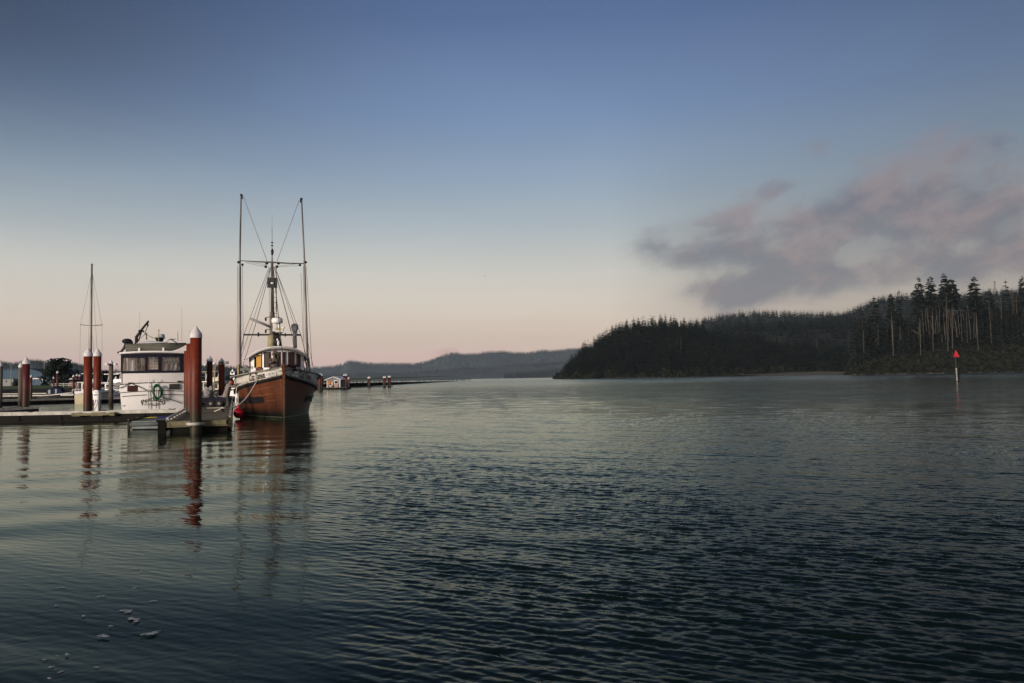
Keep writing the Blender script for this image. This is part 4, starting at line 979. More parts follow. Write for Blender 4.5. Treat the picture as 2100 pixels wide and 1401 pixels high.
# lettering on the bulwarks
def on_bul(side, s0, s1, z0, z1):
    def fn(u_, v_):
        s = s0+(s1-s0)*u_; zz = Zs(s)+bul(s)*(z0+(z1-z0)*v_)
        p_ = hp(side, s, Zs(s)); return V(p_.x+side*(.075+.04*(z0+(z1-z0)*v_)), p_.y+(-.02 if side > 0 else -.02), zz)
    return fn
text_on('Caz Tanya', on_bul(-1, 3.0, 1.38, .04, .92), 'name_lettering', letter_k, FB)
text_on('Caz Tanya', on_bul(1, 1.42, 3.15, .05, .93), 'name_lettering', letter_k, FB)
for side, a, c in ((-1, 1.30, .46), (1, .62, 1.34)):
    mb = MB(); fn = on_bul(side, a, c, .30, .72); mb.grid([[fn(k/6, -.12)+V(-side*.008, .0, 0), fn(k/6, 1.12)+V(-side*.008, 0, 0)] for k in range(7)], False); pl = mb.build('number_plate', white_g, FB)
    text_on('57 022 WA', on_bul(side, a-(a-c)*.06, c+(a-c)*.06, .36, .64), 'number_lettering', letter_g, pl)
# dark red windlass heap on the bow, bow roller
mb = MB(); q = random.Random(3)
for k in range(12): mb.ell((.35+q.uniform(-.25, .45), .8+q.uniform(-.4, .7), 2.85+q.uniform(-.1, .20)), (q.uniform(.08, .2), q.uniform(.08, .2), q.uniform(.06, .14)), 8, 5)
mb.cyl((.1, .3, 2.75), (1.0, 1.0, 3.12), .05, n=6).cyl((.55, .6, 2.6), (.75, .8, 3.1), .05, n=6).build('windlass', mat('dark_red_oxide', (.09,.022,.022), .6, c2=(.02,.01,.01), scale=7), FB)
MB().cyl((-.25, -.02, 2.72), (.4, -.18, 2.78), .03, n=6).build('bow_pin', dark_st, FB)
for (s_, y_) in ((-.55, 1.9), (-.62, 2.0)): MB().cyl((s_, y_, Zs(y_)+.3), (s_, y_, Zs(y_)+.82), .06, n=8).build('bitt', black_r, FB)
MB().ell((.98, 2.3, 2.75), (.26, .3, .22), 10, 6).build('gear_bundle', mat('grey_tarp', (.10,.10,.11), .8, scale=4), FB)
# clutter hanging along the starboard side deck
q = random.Random(21)
for k in range(9):
    s_ = 4.2+k*.55; z0 = Zs(s_)+.4; MB().tube([V(1.75+q.uniform(0, .3), s_, z0), V(1.72+q.uniform(0, .3), s_, z0+.6), V(1.7+q.uniform(0, .25), s_, z0+1.2+q.uniform(-.2, .4))], q.choice([.03, .05, .02]), 6).build('side_gear', q.choice([grey_st, dark_st, rope_w]), FB)
for k in range(6):
    s_ = 4.4+k*.7; z0 = Zs(s_)+.5; MB().ell((-1.9-q.uniform(0, .25), s_, z0+q.uniform(0, .5)), (.12, .14, q.uniform(.12, .3)), 8, 5).build('side_gear', q.choice([grey_st, dark_st, cream_m]), FB)
mb = MB(); mb.tube([V(-1.7, 4.9, 3.0), V(-1.9, 4.7, 3.15), V(-2.1, 5.0, 3.15), V(-2.1, 6.5, 3.1)], .05, 6); mb.bx(-2.2, -1.65, 5.2, 7.2, 2.85, 3.0); mb.build('side_locker', mat('grey_green_locker', (.24,.27,.24), .7, scale=3), FB)
# cabin light, its shine painted as a pale yellow strip
MB().box((.10, front(.1, -.02), 3.78), (.24, .03, .05)).build('cabin_light_strip', mat('pale_yellow_light_paint', (.7,.68,.4), .5, scale=3), FB)

# bow rope, buoys
def boat(p): return FB.matrix_world @ p if False else Vector((FB.location.x+p.x*cos(R(20.5))-p.y*sin(R(20.5)), FB.location.y+p.x*sin(R(20.5))+p.y*cos(R(20.5)), p.z))
a = boat(hp(-1, 2.05, Zs(2.05)+.12, .06)); c = cp+V(0, 0, .14)
pts = []
for k in range(15):
    t_ = k/14; p_ = a.lerp(c, t_); p_.z -= .62*sin(pi*t_)*(1-.25*t_); pts.append(p_)
tag(MB().tube(pts+[c+V(-.15, .05, .0), c+V(-.45, -.1, -.12)], .030, 6).build('bow_rope', rope_w), 'pale bow rope sagging from the fishing boat to the dock cleat', 'rope')
tag(MB().tube([c+V(-.12, -.1, .03), c+V(0, .12, .05), c+V(.15, -.05, .04), c+V(0, -.12, .08), c+V(-.1, .08, .09), c+V(.12, .1, .05)], .035, 6).build('rope_turns', rope_w), 'turns of pale rope wound on the dock cleat', 'rope')
by = thing('buoy_fender', 'round red buoy fender hanging between the dock and the fishing boat', 'fender', (W(489, 846, 45.2).x, 45.2, .34))
MB().lathe([(0, -.30), (.14, -.27), (.25, -.15), (.29, 0), (.25, .15), (.14, .27), (.06, .33)], n=20).build('ball', red_b, by)
MB().lathe([(.06, .32), (.07, .42), (.04, .46), (0, .46)], n=12).build('eye', red_b, by)
MB().tube([(0, 0, .44), (-.05, .1, .8), (-.1, .4, 1.2)], .018).build('lanyard', rope_w, by)
fl = thing('fender', 'long white fender hanging on the dock side of the fishing boat', 'fender', (W(486, 815, 48.5).x, 48.5, 1.0))
MB().lathe([(0, -.5), (.08, -.46), (.11, -.35), (.11, .3), (.07, .42), (0, .45)], n=12).build('body', white_g, fl)
tag(MB().tube([W(486, 790, 48.6), W(484, 808, 48.5), W(485, 825, 48.3), W(480, 838, 47)], .03, 6).build('spring_line', rope_w), 'white spring line down the dock side of the fishing boat', 'rope')
# ------------------------------------------------------------------ white motor yacht, seen from astern
YY = 56.0
YT = thing('motor_yacht', 'large white motor yacht seen from astern, dark canvas enclosure and a skiff on its roof', 'motor yacht', (W(318, 838, YY).x, YY, 0), R(22))
YT.scale = (.90, 1, 1)
sc_ = YY/FPX
def yx(px): return (px-318)*sc_
def yz(px, py): return W(px, py, YY).z
def bowed(x_): return .28*(1-(x_/2.6)**2)*-1+.28      # transom bows aft in the middle
def yh(t_): return 1.0 if t_ < .55 else max(.02, 1-((t_-.55)/.45)**2.2)
mb = MB(); rows = []
for k in range(15):
    t_ = k/14; y_ = t_*13.5; s_ = yh(t_); sh = 2.15+.9*max(0, t_-.45)**1.3
    rows.append([V(-2.30*s_, y_, -.5), V(-2.38*s_, y_, .4), V(-2.50*s_, y_, 1.52), V(-2.56*s_, y_, 1.56), V(-2.50*s_, y_, sh), V(2.50*s_, y_, sh), V(2.56*s_, y_, 1.56), V(2.50*s_, y_, 1.52), V(2.38*s_, y_, .4), V(2.30*s_, y_, -.5)])
mb.grid(rows, False, True)
def tr_strip(za, zb_, wa, wb, off=0.0, n=16):
    return [[V(-wa+2*wa*k/n, -bowed2(-wa+2*wa*k/n)-off, za+arch(k/n)), V(-wb+2*wb*k/n, -bowed2(-wb+2*wb*k/n)-off, zb_+arch(k/n))] for k in range(n+1)]
def bowed2(x_): return .30*(1-min(1, abs(x_)/2.6)**2)
def arch(t_): return .10*(1-(2*t_-1)**2)
mb.grid(tr_strip(-.4, 1.50, 2.30, 2.50)).grid(tr_strip(1.50, 1.56, 2.50, 2.56)).grid(tr_strip(1.56, 2.10, 2.56, 2.50))
mb.build('hull', white_g, YT)
MB().grid([[V(-2.52+5.04*k/16, -bowed2(-2.5+5*k/16)-.03, 1.50+arch(k/16)+z_) for z_ in (0, .05)] for k in range(17)], False).build('rub_rail', mat('brown_trim', (.10,.07,.055), .6, scale=4), YT)
MB().grid([[V(-2.52+5.04*k/16, -bowed2(-2.5+5*k/16)-.04, 2.08+arch(k/16)+z_) for z_ in (0, .06)] for k in range(17)], False).build('deck_trim', MATS['brown_trim'], YT)
for (xa, xb_) in ((-2.35, -.60), (.55, 2.45)):
    MB().tube([V(xa+(xb_-xa)*k/6, -bowed2(xa+(xb_-xa)*k/6)-.03, 1.25+arch((xa+(xb_-xa)*k/6+2.5)/5)) for k in range(7)], .025, 5).build('grab_rail', MATS['brown_trim'], YT)
for (a, c, g_) in ((261.5, 283, 'red'), (347, 369, 'dark')):
    xa, xb_ = yx(a), yx(c); zc = 1.80+(.02 if g_ == 'red' else .09)
    w_ = MB().box(((xa+xb_)/2, -bowed2((xa+xb_)/2)-.02, zc), (xb_-xa, .05, .40), -.02).build('transom_window', navy, YT)
    MB().box(((xa+xb_)/2, -bowed2((xa+xb_)/2)-.05, zc), (xb_-xa-.1, .02, .31)).build('pane', mat('curtained_glass', (.085,.03,.028), .2, scale=3) if g_ == 'red' else glass_d, w_)
MB().grid(tr_strip(2.12, 2.86, 2.47, 2.44, -.10)).bx(-2.44, -2.40, 0, 5.6, 2.1, 2.86).bx(2.40, 2.44, 0, 5.6, 2.1, 2.86).build('aft_bulwark', mat('offwhite_canvas', (.80,.77,.75), .7, c2=(.70,.67,.65), scale=1.2), YT)
# canvas enclosure with three clear panels
cz0, cz1 = 2.84, 4.26
def cv(x_): return -bowed2(x_)+.08
panes = [(yx(252), yx(297), 3.06, 3.98), (yx(303), yx(324.5), 3.12, 4.04), (yx(332), yx(369.5), 3.06, 4.02)]
mb = MB(); ex = [-2.44]+[e for p_ in panes for e in p_[:2]]+[2.40]
for k in range(0, len(ex), 2): mb.grid([[V(x_, cv(x_), cz0+.05), V(x_, cv(x_), cz1)] for x_ in [ex[k]+(ex[k+1]-ex[k])*j/3 for j in range(4)]], False)
for p_ in panes:
    xs = [p_[0]+(p_[1]-p_[0])*j/5 for j in range(6)]
    mb.grid([[V(x_, cv(x_), cz0+.05), V(x_, cv(x_), p_[2])] for x_ in xs], False); mb.grid([[V(x_, cv(x_), p_[3]), V(x_, cv(x_), cz1)] for x_ in xs], False)
for sx in (-2.44, 2.40): mb.grid([[V(sx, cv(sx), cz0), V(sx, cv(sx), 3.1)], [V(sx, 5.0, cz0), V(sx, 5.0, 3.1)]], False)
for sx in (-2.44, 2.40):
    for y_ in (.0, 1.6, 3.2, 4.8): mb.bx(sx-.02, sx+.02, y_, y_+.15, 3.1, cz1)
mb.build('canvas_enclosure', navy, YT)
vin = bpy.data.materials.new('clear_vinyl'); vin.use_nodes = True; xx_ = NX(vin.node_tree); vb = vin.node_tree.nodes['Principled BSDF']
vb.inputs['Base Color'].default_value = (.6,.57,.54,1); vb.inputs['Roughness'].default_value = .12
ts = xx_.n('ShaderNodeBsdfTransparent'); ms = xx_.n('ShaderNodeMixShader'); tcn = xx_.n('ShaderNodeTexCoord')
xx_.put(ms.inputs[0], xx_.mr(xx_.noise(xx_.vm('MULTIPLY', tcn.outputs['Object'], (1, 1, .4)), 4.0, 4, .6, 1.2), .4, .75, .08, .40))
vin.node_tree.links.new(ts.outputs[0], ms.inputs[1]); vin.node_tree.links.new(vb.outputs[0], ms.inputs[2])
vin.node_tree.links.new(ms.outputs[0], vin.node_tree.nodes['Material Output'].inputs[0])
for p_ in panes: MB().grid([[V(p_[0]+(p_[1]-p_[0])*j/10, cv(p_[0]+(p_[1]-p_[0])*j/10)+.02+.025*sin(j*1.9), z_) for z_ in (p_[2], (p_[2]+p_[3])/2, p_[3])] for j in range(11)]).build('clear_panel', vin, YT)
tan_m = mat('tan_curtain', (.46,.34,.22), .8, c2=(.22,.15,.10), scale=5, stretch=(3,1,.4)); brn = mat('brown_panel', (.14,.07,.05), .6, scale=3); gry = mat('mauve_cushion', (.24,.19,.19), .8, c2=(.09,.07,.07), scale=3)
def folds(xa, xb_, y_, za, zb_, amp=.06, n=24, slant=0.0): return [[V(xa+(xb_-xa)*k/n, y_+amp*sin(k*1.7), za), V(xa+(xb_-xa)*k/n+slant, y_+amp*sin(k*1.7+.5), zb_)] for k in range(n+1)]
MB().grid(folds(yx(250), yx(259), .35, 2.9, 4.1, .05, 10, -.05)).grid(folds(yx(273), yx(281), .35, 2.9, 4.1)).grid(folds(yx(288), yx(298), .35, 2.9, 4.1)).build('curtain', tan_m, YT)
MB().bx(yx(263), yx(272), .4, .46, 2.9, 3.86).build('inner_door', white_p, YT)
MB().bx(-2.3, 2.3, 3.9, 4.0, 2.2, 4.2).bx(yx(281), yx(288), .5, .56, 2.9, 4.0).build('aft_cabin_wall', brn, YT)
mb = MB()
for k in range(7): mb.bx(yx(304), yx(324), 2.2+k*.1, 2.3+k*.1, 3.1+k*.12, 3.16+k*.12)
mb.build('companion_steps', mat('pale_slats', (.50,.45,.40), .6, scale=4), YT)
MB().bx(yx(304), yx(310), 1.4, 1.5, 3.7, 3.95).bx(yx(314), yx(322), 1.4, 1.5, 3.86, 3.96).bx(yx(334), yx(349), 1.4, 1.5, 3.78, 3.95).bx(yx(353), yx(364), 1.4, 1.5, 3.80, 3.95).build('wheelhouse_light', white_p, YT)
MB().grid(folds(yx(332), yx(369), .9, 2.9, 3.72, .10, 14, .2)).bx(yx(332), yx(370), .7, 1.5, 2.9, 3.1).build('seat_back', gry, YT)
MB().bx(yx(370.5), yx(372), .2, .3, 2.9, 4.1).build('enclosure_post', cream_m, YT)
MB().bx(-2.4, 2.4, .2, 3.9, 2.08, 2.12).build('aft_deck', plank_m, YT)
# roof
mb = MB(); rows = []
for k in range(17):
    x_ = -2.58+5.1*k/16; c_ = .10*(1-((x_+.03)/2.56)**2); y0 = -bowed2(x_)-.12
    rows.append([V(x_, y0, 4.24+c_), V(x_, y0-.03, 4.31+c_), V(x_, y0, 4.38+c_), V(x_, 6.5, 4.42+c_), V(x_, 6.5, 4.24+c_)])
mb.grid(rows, True, True).build('roof', white_g, YT)
MB().bx(-2.2, 2.2, 5.0, 9.0, 2.2, 4.25).build('deckhouse', white_g, YT)
# davit, radar, antennas
D_ = .9
def yp(px, py, y_=0.0):
    a_ = R(22); o_ = Vector((YT.location.x, YT.location.y, 0)); n = V(-sin(a_), cos(a_), 0); o2 = o_+n*y_
    d = fw*FPX+rt*(px-1050)-up*(py-700.5); e = V(0, 0, EYE); k = (o2-e).dot(n)/d.dot(n); p = e+d*k-o_
    return V((p.x*cos(a_)+p.y*sin(a_))/.90, y_, p.z)
def yw(p_): a_ = R(22); return V(YT.location.x+p_.x*.9*cos(a_)-p_.y*sin(a_), YT.location.y+p_.x*.9*sin(a_)+p_.y*cos(a_), p_.z)
MB().cyl(yp(279, 722, 1.2), yp(280, 690, 1.2), .13, .12, 10).tube([yp(280, 691, 1.2), yp(290, 677, 1.2), yp(305, 658, 1.2)], [.11, .09, .065], 8).cyl(yp(284, 700, 1.2), yp(291, 678, 1.2), .05, n=6).build('davit', mat('dark_davit', (.05,.042,.036), .5, .3, scale=3), YT)
MB().box(yp(287, 680, 1.2), (.22, .2, .22)).box(yp(293, 679, 1.2), (.20, .15, .14), 0, .5).build('davit_winch', black_r, YT)
MB().ell(yp(303, 667, 1.2), (.07, .07, .13), 8, 5).cyl(yp(302.5, 669, 1.2), yp(297, 684, 1.2), .03, n=5).build('davit_block', dark_st, YT)
MB().cyl(yp(301, 697, 2), yp(299.5, 684, 2), .05, n=6).cyl(yp(296, 685, 2), yp(302, 684, 2), .05, n=6).build('short_mast', grey_st, YT)
for (a, c) in (((299,684),(288,694)), ((301,687),(316,694)), ((305,659),(303,668))): MB().cyl(yp(*a, 2), yp(*c, 2), .02, n=5).build('stay', grey_st, YT)
MB().lathe([(0, .22), (.26, .20), (.30, .12), (.30, .0), (.36, -.04), (.30, -.12), (0, -.2)], yp(330, 691, 3), 18).build('radar_dome', mat('pale_blue_dome', (.50,.53,.55), .4, scale=3), YT)
MB().lathe([(.18, -.42), (.36, -.08), (.40, -.02), (0, -.0)], yp(327.5, 692, 3), 14).build('dome_base', black_r, YT)
MB().cyl(yp(325.5, 700, 2.4), yp(325.5, 677, 2.4), .045, .03, 6).cyl(yp(323.5, 677, 2.4), yp(327.5, 677, 2.4), .025, n=5).build('light_mast', cream_m, YT)
for (a, c, r_) in (((285,690),(287,640),.012), ((373,700),(373,632),.014), ((365,700),(364.5,680),.03), ((388,690),(388.5,678),.012)):
    MB().cyl(yp(*a, 3), yp(*c, 3), r_, r_*.6, 5).build('antenna', grey_st, YT)
# ladder and lettering
lad = MB()
for px in (305, 321): lad.tube([yp(px, 777, -.42), yp(px, 803, -.42)], .028, 6)
lad.build('boarding_ladder', white_p, YT)
mb = MB()
for px in (305, 321): mb.cyl(yp(px, 803, -.38), yp(px, 838, -.42), .025, n=6)
for py in (793, 801, 822, 831): mb.cyl(yp(305, py, -.42), yp(321, py-.3, -.42), .022, n=6)
mb.build('lower_ladder', mat('stained_ladder', (.22,.18,.13), .5, .3, scale=3), YT)
def arc_text(s, x0, x1, z0, h, sag, name, m_):
    v_, f_ = text_pts(s); mb = MB()
    def fn(u_, v__):
        x_ = x0+(x1-x0)*u_; t_ = 2*u_-1; z_ = z0-sag*t_*t_+h*v__; xx2 = x_+t_*h*v__*.35; return V(xx2, -bowed2(xx2)-.02, z_)
    mb.add([fn(a, c) for a, c in v_], f_); return mb.build(name, m_, YT)
arc_text('Pearlesso', yx(292), yx(338), .92, .32, .32, 'name_lettering', letter_k)
arc_text('TUR ROSE  OREGON', yx(295), yx(336), .60, .15, .0, 'port_lettering', letter_g)
MB().ell(V(yx(256), -.12, .62), (.05, .03, .04), 8, 5).ell(V(yx(252), -.12, .6), (.03, .03, .03), 8, 5).build('outlet', dark_st, YT)
MB().box(V(yx(268), -.14, 2.2), (.32, .12, .09)).box(V(yx(369), -.14, 2.27), (.32, .12, .09)).build('mooring_cleat', dark_st, YT)
# hose coil
hz = thing('garden_hose', 'coiled green hose hanging on the stern ladder of the white yacht', 'hose', yw(yp(323, 804, -.60)), R(22))
mb = MB(); q = random.Random(8)
for k in range(7):
    a_ = .31+q.uniform(-.08, .05); b_ = .50+q.uniform(-.10, .05); cx_ = q.uniform(-.03, .03); cz_ = q.uniform(-.05, .03)
    mb.tube([V(cx_+a_*cos(t_)*(1+.12*sin(t_)), -.02-.02*k+.01*sin(3*t_), cz_+b_*sin(t_)-.05*cos(t_)) for t_ in [2*pi*j/24 for j in range(25)]], .034, 6)
mb.build('coil', green_h, hz)
# mooring lines of the yacht
for (pts, lb) in (([yp(268,786,-.2), yp(286,793.5,-.4), yp(304,803,-.45)], 'dark line running from the yacht\'s port cleat down to its ladder'), ([yp(334,815,-.5), yp(355,821,-.45), yp(374,828,-.4)], 'dark line running from the hose down to the right along the yacht\'s stern'), ([yp(268,786,-.2), yp(257,791,-.2), yp(246,796,-.1)], 'short dark line from the yacht\'s port cleat to its left edge')):
    tag(MB().tube([yw(p_) for p_ in pts], .026, 5).build('mooring_line', rope_d), lb, 'rope', 'mooring lines of the white yacht')
# skiff on the roof with outboard
SK = thing('skiff', 'grey aluminium skiff with outboard motor, carried on the roof of the white yacht', 'skiff', yw(V(0, .9, 4.40)), R(22))
SK.scale = (.90, 1, 1)
def sk(px, py): p = yp(px, py, .9); return p.x, p.z-4.40
x0, _ = sk(262, 720); x1, _ = sk(382, 702); Ls = x1-x0
secs = []
for k in range(15):
    t_ = k/14; x_ = x0+Ls*(t_ if t_ < 1 else 1); hb = .72*(1-max(0, (t_-.45)/.55)**2.3)+.02
    top = .58-.08*sin(pi*t_)*0+(.10*max(0, (t_-.0))**1.0); kl = .06+.50*max(0, (t_-.62)/.38)**2.0
    if t_ < .04: x_ -= .12
    ch = kl+.13
    secs.append([V(x_-.25*(1-t_)*0, -hb, top), V(x_, -hb*.97, (top+ch)/2), V(x_, -hb*.86, ch+.02), V(x_, 0, kl), V(x_, hb*.86, ch+.02), V(x_, hb*.97, (top+ch)/2), V(x_, hb, top), V(x_, hb*.93, top), V(x_, 0, kl+.1), V(x_, -hb*.93, top)])
alu = mat('grey_green_aluminium', (.25,.24,.195), .5, .35, c2=(.15,.15,.12), scale=2.5, stretch=(1,1,6))
mb = MB(); mb.grid(secs, True, True); mb.add([p_ for p_ in secs[0][:7]], [(0,1,2,3,4,5,6)]); mb.build('hull', alu, SK)
mb = MB()
for zf in (.33, .62): mb.tube([secs[k][0].lerp(secs[k][2], zf)+V(0, -.02, 0) for k in range(1, 13)], .014, 4)
mb.tube([secs[k][0] for k in range(15)], .025, 5).build('gunwale', mat('dark_aluminium', (.10,.10,.09), .5, .4, scale=3), SK)
MB().grid([[V(sk(a, 0)[0], y_, z_) for (y_, z_) in ((-.68, .60), (-.5, .66+.10*sin(pi*(a-284)/66)), (0, .70+.14*sin(pi*(a-284)/66)), (.6, .60))] for a in range(284, 352, 6)]).build('seat_cover', white_p, SK)
MB().cyl(V(sk(350, 0)[0], -.4, .95), V(sk(362, 0)[0], -.4, .95), .03, n=5).cyl(V(sk(352, 0)[0], -.4, .95), V(sk(365, 0)[0], -.4, .68), .035, n=5).cyl(V(sk(344, 0)[0], -.4, .7), V(sk(350, 0)[0], -.4, .95), .02, n=5).build('folded_bimini', dark_st, SK)
om = MB(); a = sk(258, 700); om.ell(V(a[0]+.12, -.3, .80), (.38, .2, .20), 12, 8).ell(V(a[0]+.38, -.3, .70), (.18, .16, .15), 10, 6)
om.build('outboard_motor', black_r, SK)
MB().tube([V(a[0]+.05, -.3, .62), V(a[0]-.08, -.3, .34), V(a[0]-.30, -.3, .04)], [.12, .10, .09], 8).ell(V(a[0]-.38, -.3, .0), (.22, .07, .09), 8, 5).build('outboard_leg', dark_st, SK)
for pxk in (290, 338): MB().box((sk(pxk, 0)[0], -.72, .13), (.13, .1, .38)).box((sk(pxk, 0)[0], .72, .13), (.13, .1, .38)).bx(sk(pxk, 0)[0]-.06, sk(pxk, 0)[0]+.06, -.7, .7, -.02, .08).build('chock', white_p, SK)

# ------------------------------------------------------------------ people
cloth_coat = mat('grey_brown_coat', (.30,.26,.24), .9, c2=(.15,.125,.12), scale=5, stretch=(3,3,.5), bump=.3)
cloth_coat2 = mat('dark_brown_coat', (.15,.12,.105), .9, c2=(.06,.048,.045), scale=5, stretch=(3,3,.5), bump=.3)
cloth_tr = mat('grey_green_trousers', (.075,.08,.07), .9, c2=(.035,.038,.034), scale=6, stretch=(2,2,.5))
skin_m = mat('skin', (.36,.20,.14), .6, c2=(.28,.15,.10), scale=6)
cap_m = mat('black_cap', (.012,.012,.012), .8, scale=4); red_cl = mat('red_face_scarf', (.42,.05,.035), .8, c2=(.28,.03,.02), scale=6)
def skin_body(name, nodes, edges, root, m_, parent):
    me = bpy.data.meshes.new(name); me.from_pydata([n_[0] for n_ in nodes], edges, [])
    o = bpy.data.objects.new(name, me); col.objects.link(o)
    md = o.modifiers.new('skin', 'SKIN'); sv = me.skin_vertices[0].data
    for i_, n_ in enumerate(nodes): sv[i_].radius = (n_[1], n_[1] if len(n_) < 3 else n_[2]); sv[i_].use_root = (i_ == root)
    o.modifiers.new('sub', 'SUBSURF').levels = 1
    dg = bpy.context.evaluated_depsgraph_get(); me2 = bpy.data.meshes.new_from_object(o.evaluated_get(dg)); bpy.data.objects.remove(o)
    me2.materials.clear(); me2.materials.append(m_); me2.polygons.foreach_set('use_smooth', [True]*len(me2.polygons))
    o = bpy.data.objects.new(name, me2); col.objects.link(o); o.parent = parent; return o
def hand(nodes, edges, wrist_i, wp, d, side_v, curl):
    """palm, four unequal fingers and a thumb grown from the wrist"""
    d = Vector(d).normalized(); s_ = Vector(side_v).normalized(); n_ = d.cross(s_)
    nodes.append((tuple(wp+d*.05), .034, .020)); pi_ = len(nodes)-1; edges.append((wrist_i, pi_))
    for k, L in enumerate((.070, .080, .075, .058)):
        b_ = wp+d*.085+s_*(.030-.020*k); prev = pi_
        for j, f in enumerate((0, .4, .75, 1.0)):
            nodes.append((tuple(b_+d*L*f*cos(curl*f)-n_*L*f*sin(curl*f)), .009-.001*j)); edges.append((prev, len(nodes)-1)); prev = len(nodes)-1
    prev = pi_
    for j, (f, g_) in enumerate(((.03, .35), (.055, .6), (.075, .75))):
        nodes.append((tuple(wp+d*(.03+f*.7)+s_*(.03+f*.6)-n_*.01*j), .011-.001*j)); edges.append((prev, len(nodes)-1)); prev = len(nodes)-1
def ring_loft(mb, rings, n=14):
    """rings: (center, rx, ry, dir) ellipses stacked into a garment"""
    rows = []
    for (c_, rx, ry, dirr) in rings:
        d = Vector(dirr).normalized(); a = Vector((1, 0, 0)); a = (a-d*a.dot(d)).normalized(); b_ = d.cross(a)
        rows.append([Vector(c_)+a*rx*cos(2*pi*k/n)+b_*ry*sin(2*pi*k/n) for k in range(n)])
    return mb.grid(rows, True, True)
def person(label, loc, rz, kind):
    t_ = thing('person', label, 'person', loc, rz)
    # local: faces +Y; x to its right
    if kind == 'reach':      # leaning forward, both arms stretched out to the rail, head down
        hip = V(0, 0, .93); ch_ = V(0, .10, 1.32); nk = V(0, .15, 1.50); hd = V(0, .25, 1.63)
        armL = [V(-.19, .12, 1.42), V(-.22, .38, 1.40), V(-.14, .62, 1.47)]; armR = [V(.19, .12, 1.42), V(.22, .36, 1.32), V(.15, .60, 1.40)]
        legs = [[V(-.10, 0, .86), V(-.12, .04, .47), V(-.13, -.05, .08)], [V(.10, 0, .86), V(.13, .10, .47), V(.14, .12, .08)]]
    else:                    # standing on the foredeck, one arm raised across the head
        hip = V(0, 0, .93); ch_ = V(0, .05, 1.30); nk = V(0, .08, 1.48); hd = V(.05, .20, 1.57)
        armL = [V(-.19, .05, 1.42), V(-.16, .22, 1.68), V(.16, .28, 1.90)]; armR = [V(.19, .05, 1.40), V(.26, .18, 1.20), V(.12, .38, 1.26)]
        legs = [[V(-.10, 0, .86), V(-.12, .03, .47), V(-.13, -.02, .08)], [V(.10, 0, .86), V(.12, .03, .47), V(.13, .04, .08)]]
    nodes = [(tuple(hip), .15, .11), (tuple(hip.lerp(ch_, .5)), .145, .10), (tuple(ch_), .165, .11), (tuple(nk), .06, .06), (tuple(hd+V(0, -.01, -.03)), .075, .085), (tuple(hd+V(0, .0, .05)), .085, .10), (tuple(hd+V(0, 0, .12)), .05, .06)]
    edges = [(0,1),(1,2),(2,3),(3,4),(4,5),(5,6)]
    for leg in legs:
        prev = 0
        for p_, r_ in zip(leg, (.085, .058, .040)): nodes.append((tuple(p_), r_)); edges.append((prev, len(nodes)-1)); prev = len(nodes)-1
        nodes.append((tuple(leg[-1]+V(0, .15, -.03)), .035, .03)); edges.append((prev, len(nodes)-1))
    for arm in (armL, armR):
        prev = 2
        for p_, r_ in zip(arm, (.052, .042, .028)): nodes.append((tuple(p_), r_)); edges.append((prev, len(nodes)-1)); prev = len(nodes)-1
        d_ = arm[2]-arm[1]; hand(nodes, edges, prev, arm[2], d_, d_.cross(V(0, 0, 1)), .9)
    skin_body('body', nodes, edges, 0, skin_m, t_)
    # face
    f = hd+V(0, .095, .03)
    MB().ell(f+V(0, .012, -.01), (.013, .022, .026), 8, 6).build('nose', skin_m, t_)
    MB().ell(f+V(-.032, -.004, .018), (.012, .008, .007), 8, 5).ell(f+V(.032, -.004, .018), (.012, .008, .007), 8, 5).build('eyes', cap_m, t_)
    MB().ell(f+V(0, -.004, -.055), (.022, .006, .006), 8, 4).build('mouth', red_cl, t_)
    MB().ell(hd+V(-.088, -.01, .02), (.012, .022, .032), 8, 6).ell(hd+V(.088, -.01, .02), (.012, .022, .032), 8, 6).build('ears', skin_m, t_)
    cm_ = cloth_coat if kind == 'reach' else cloth_coat2
    mb = MB()
    hem = V(0, -.04 if kind == 'reach' else 0, .74)
    ring_loft(mb, [(hem, .27, .21, (0, .1, 1)), (hem+V(0, .0, .10), .25, .20, (0, .1, 1)), (hip+V(0, 0, .08), .22, .17, (0, .1, 1)), (hip.lerp(ch_, .6), .225, .165, (0, .15, 1)), (ch_+V(0, 0, .04), .235, .16, (0, .2, 1)), (ch_+V(0, .0, .12), .20, .13, (0, .25, 1)), (nk+V(0, 0, -.03), .09, .085, (0, .3, 1)), (nk+V(0, .01, .02), .08, .075, (0, .3, 1))], 18)
    for i_, v_ in enumerate(mb.v[:54]): mb.v[i_] = (v_[0]*(1+.07*sin(i_*2.4)), v_[1]*(1+.07*cos(i_*2.9)), v_[2]-.02*(i_ % 3))
    for arm in (armL, armR):
        d_ = (arm[2]-arm[1]).normalized(); mb.tube([arm[0]+V(0, -.02, -.01), arm[0].lerp(arm[1], .5), arm[1], arm[1].lerp(arm[2], .55), arm[2]-d_*.02], [.085, .080, .072, .062, .058], 10)
    mb.build('coat', cm_, t_)
    mb = MB(); ring_loft(mb, [(hip+V(0, 0, .05), .17, .13, (0, 0, 1)), (hip+V(0, 0, -.08), .185, .14, (0, 0, 1))], 14)
    for leg in legs: mb.tube([leg[0]+V(0, 0, .04), leg[0].lerp(leg[1], .5), leg[1], leg[1].lerp(leg[2], .5), leg[2]+V(0, 0, .02)], [.115, .10, .085, .078, .080], 10)
    mb.build('trousers', cloth_tr, t_)
    mb = MB()
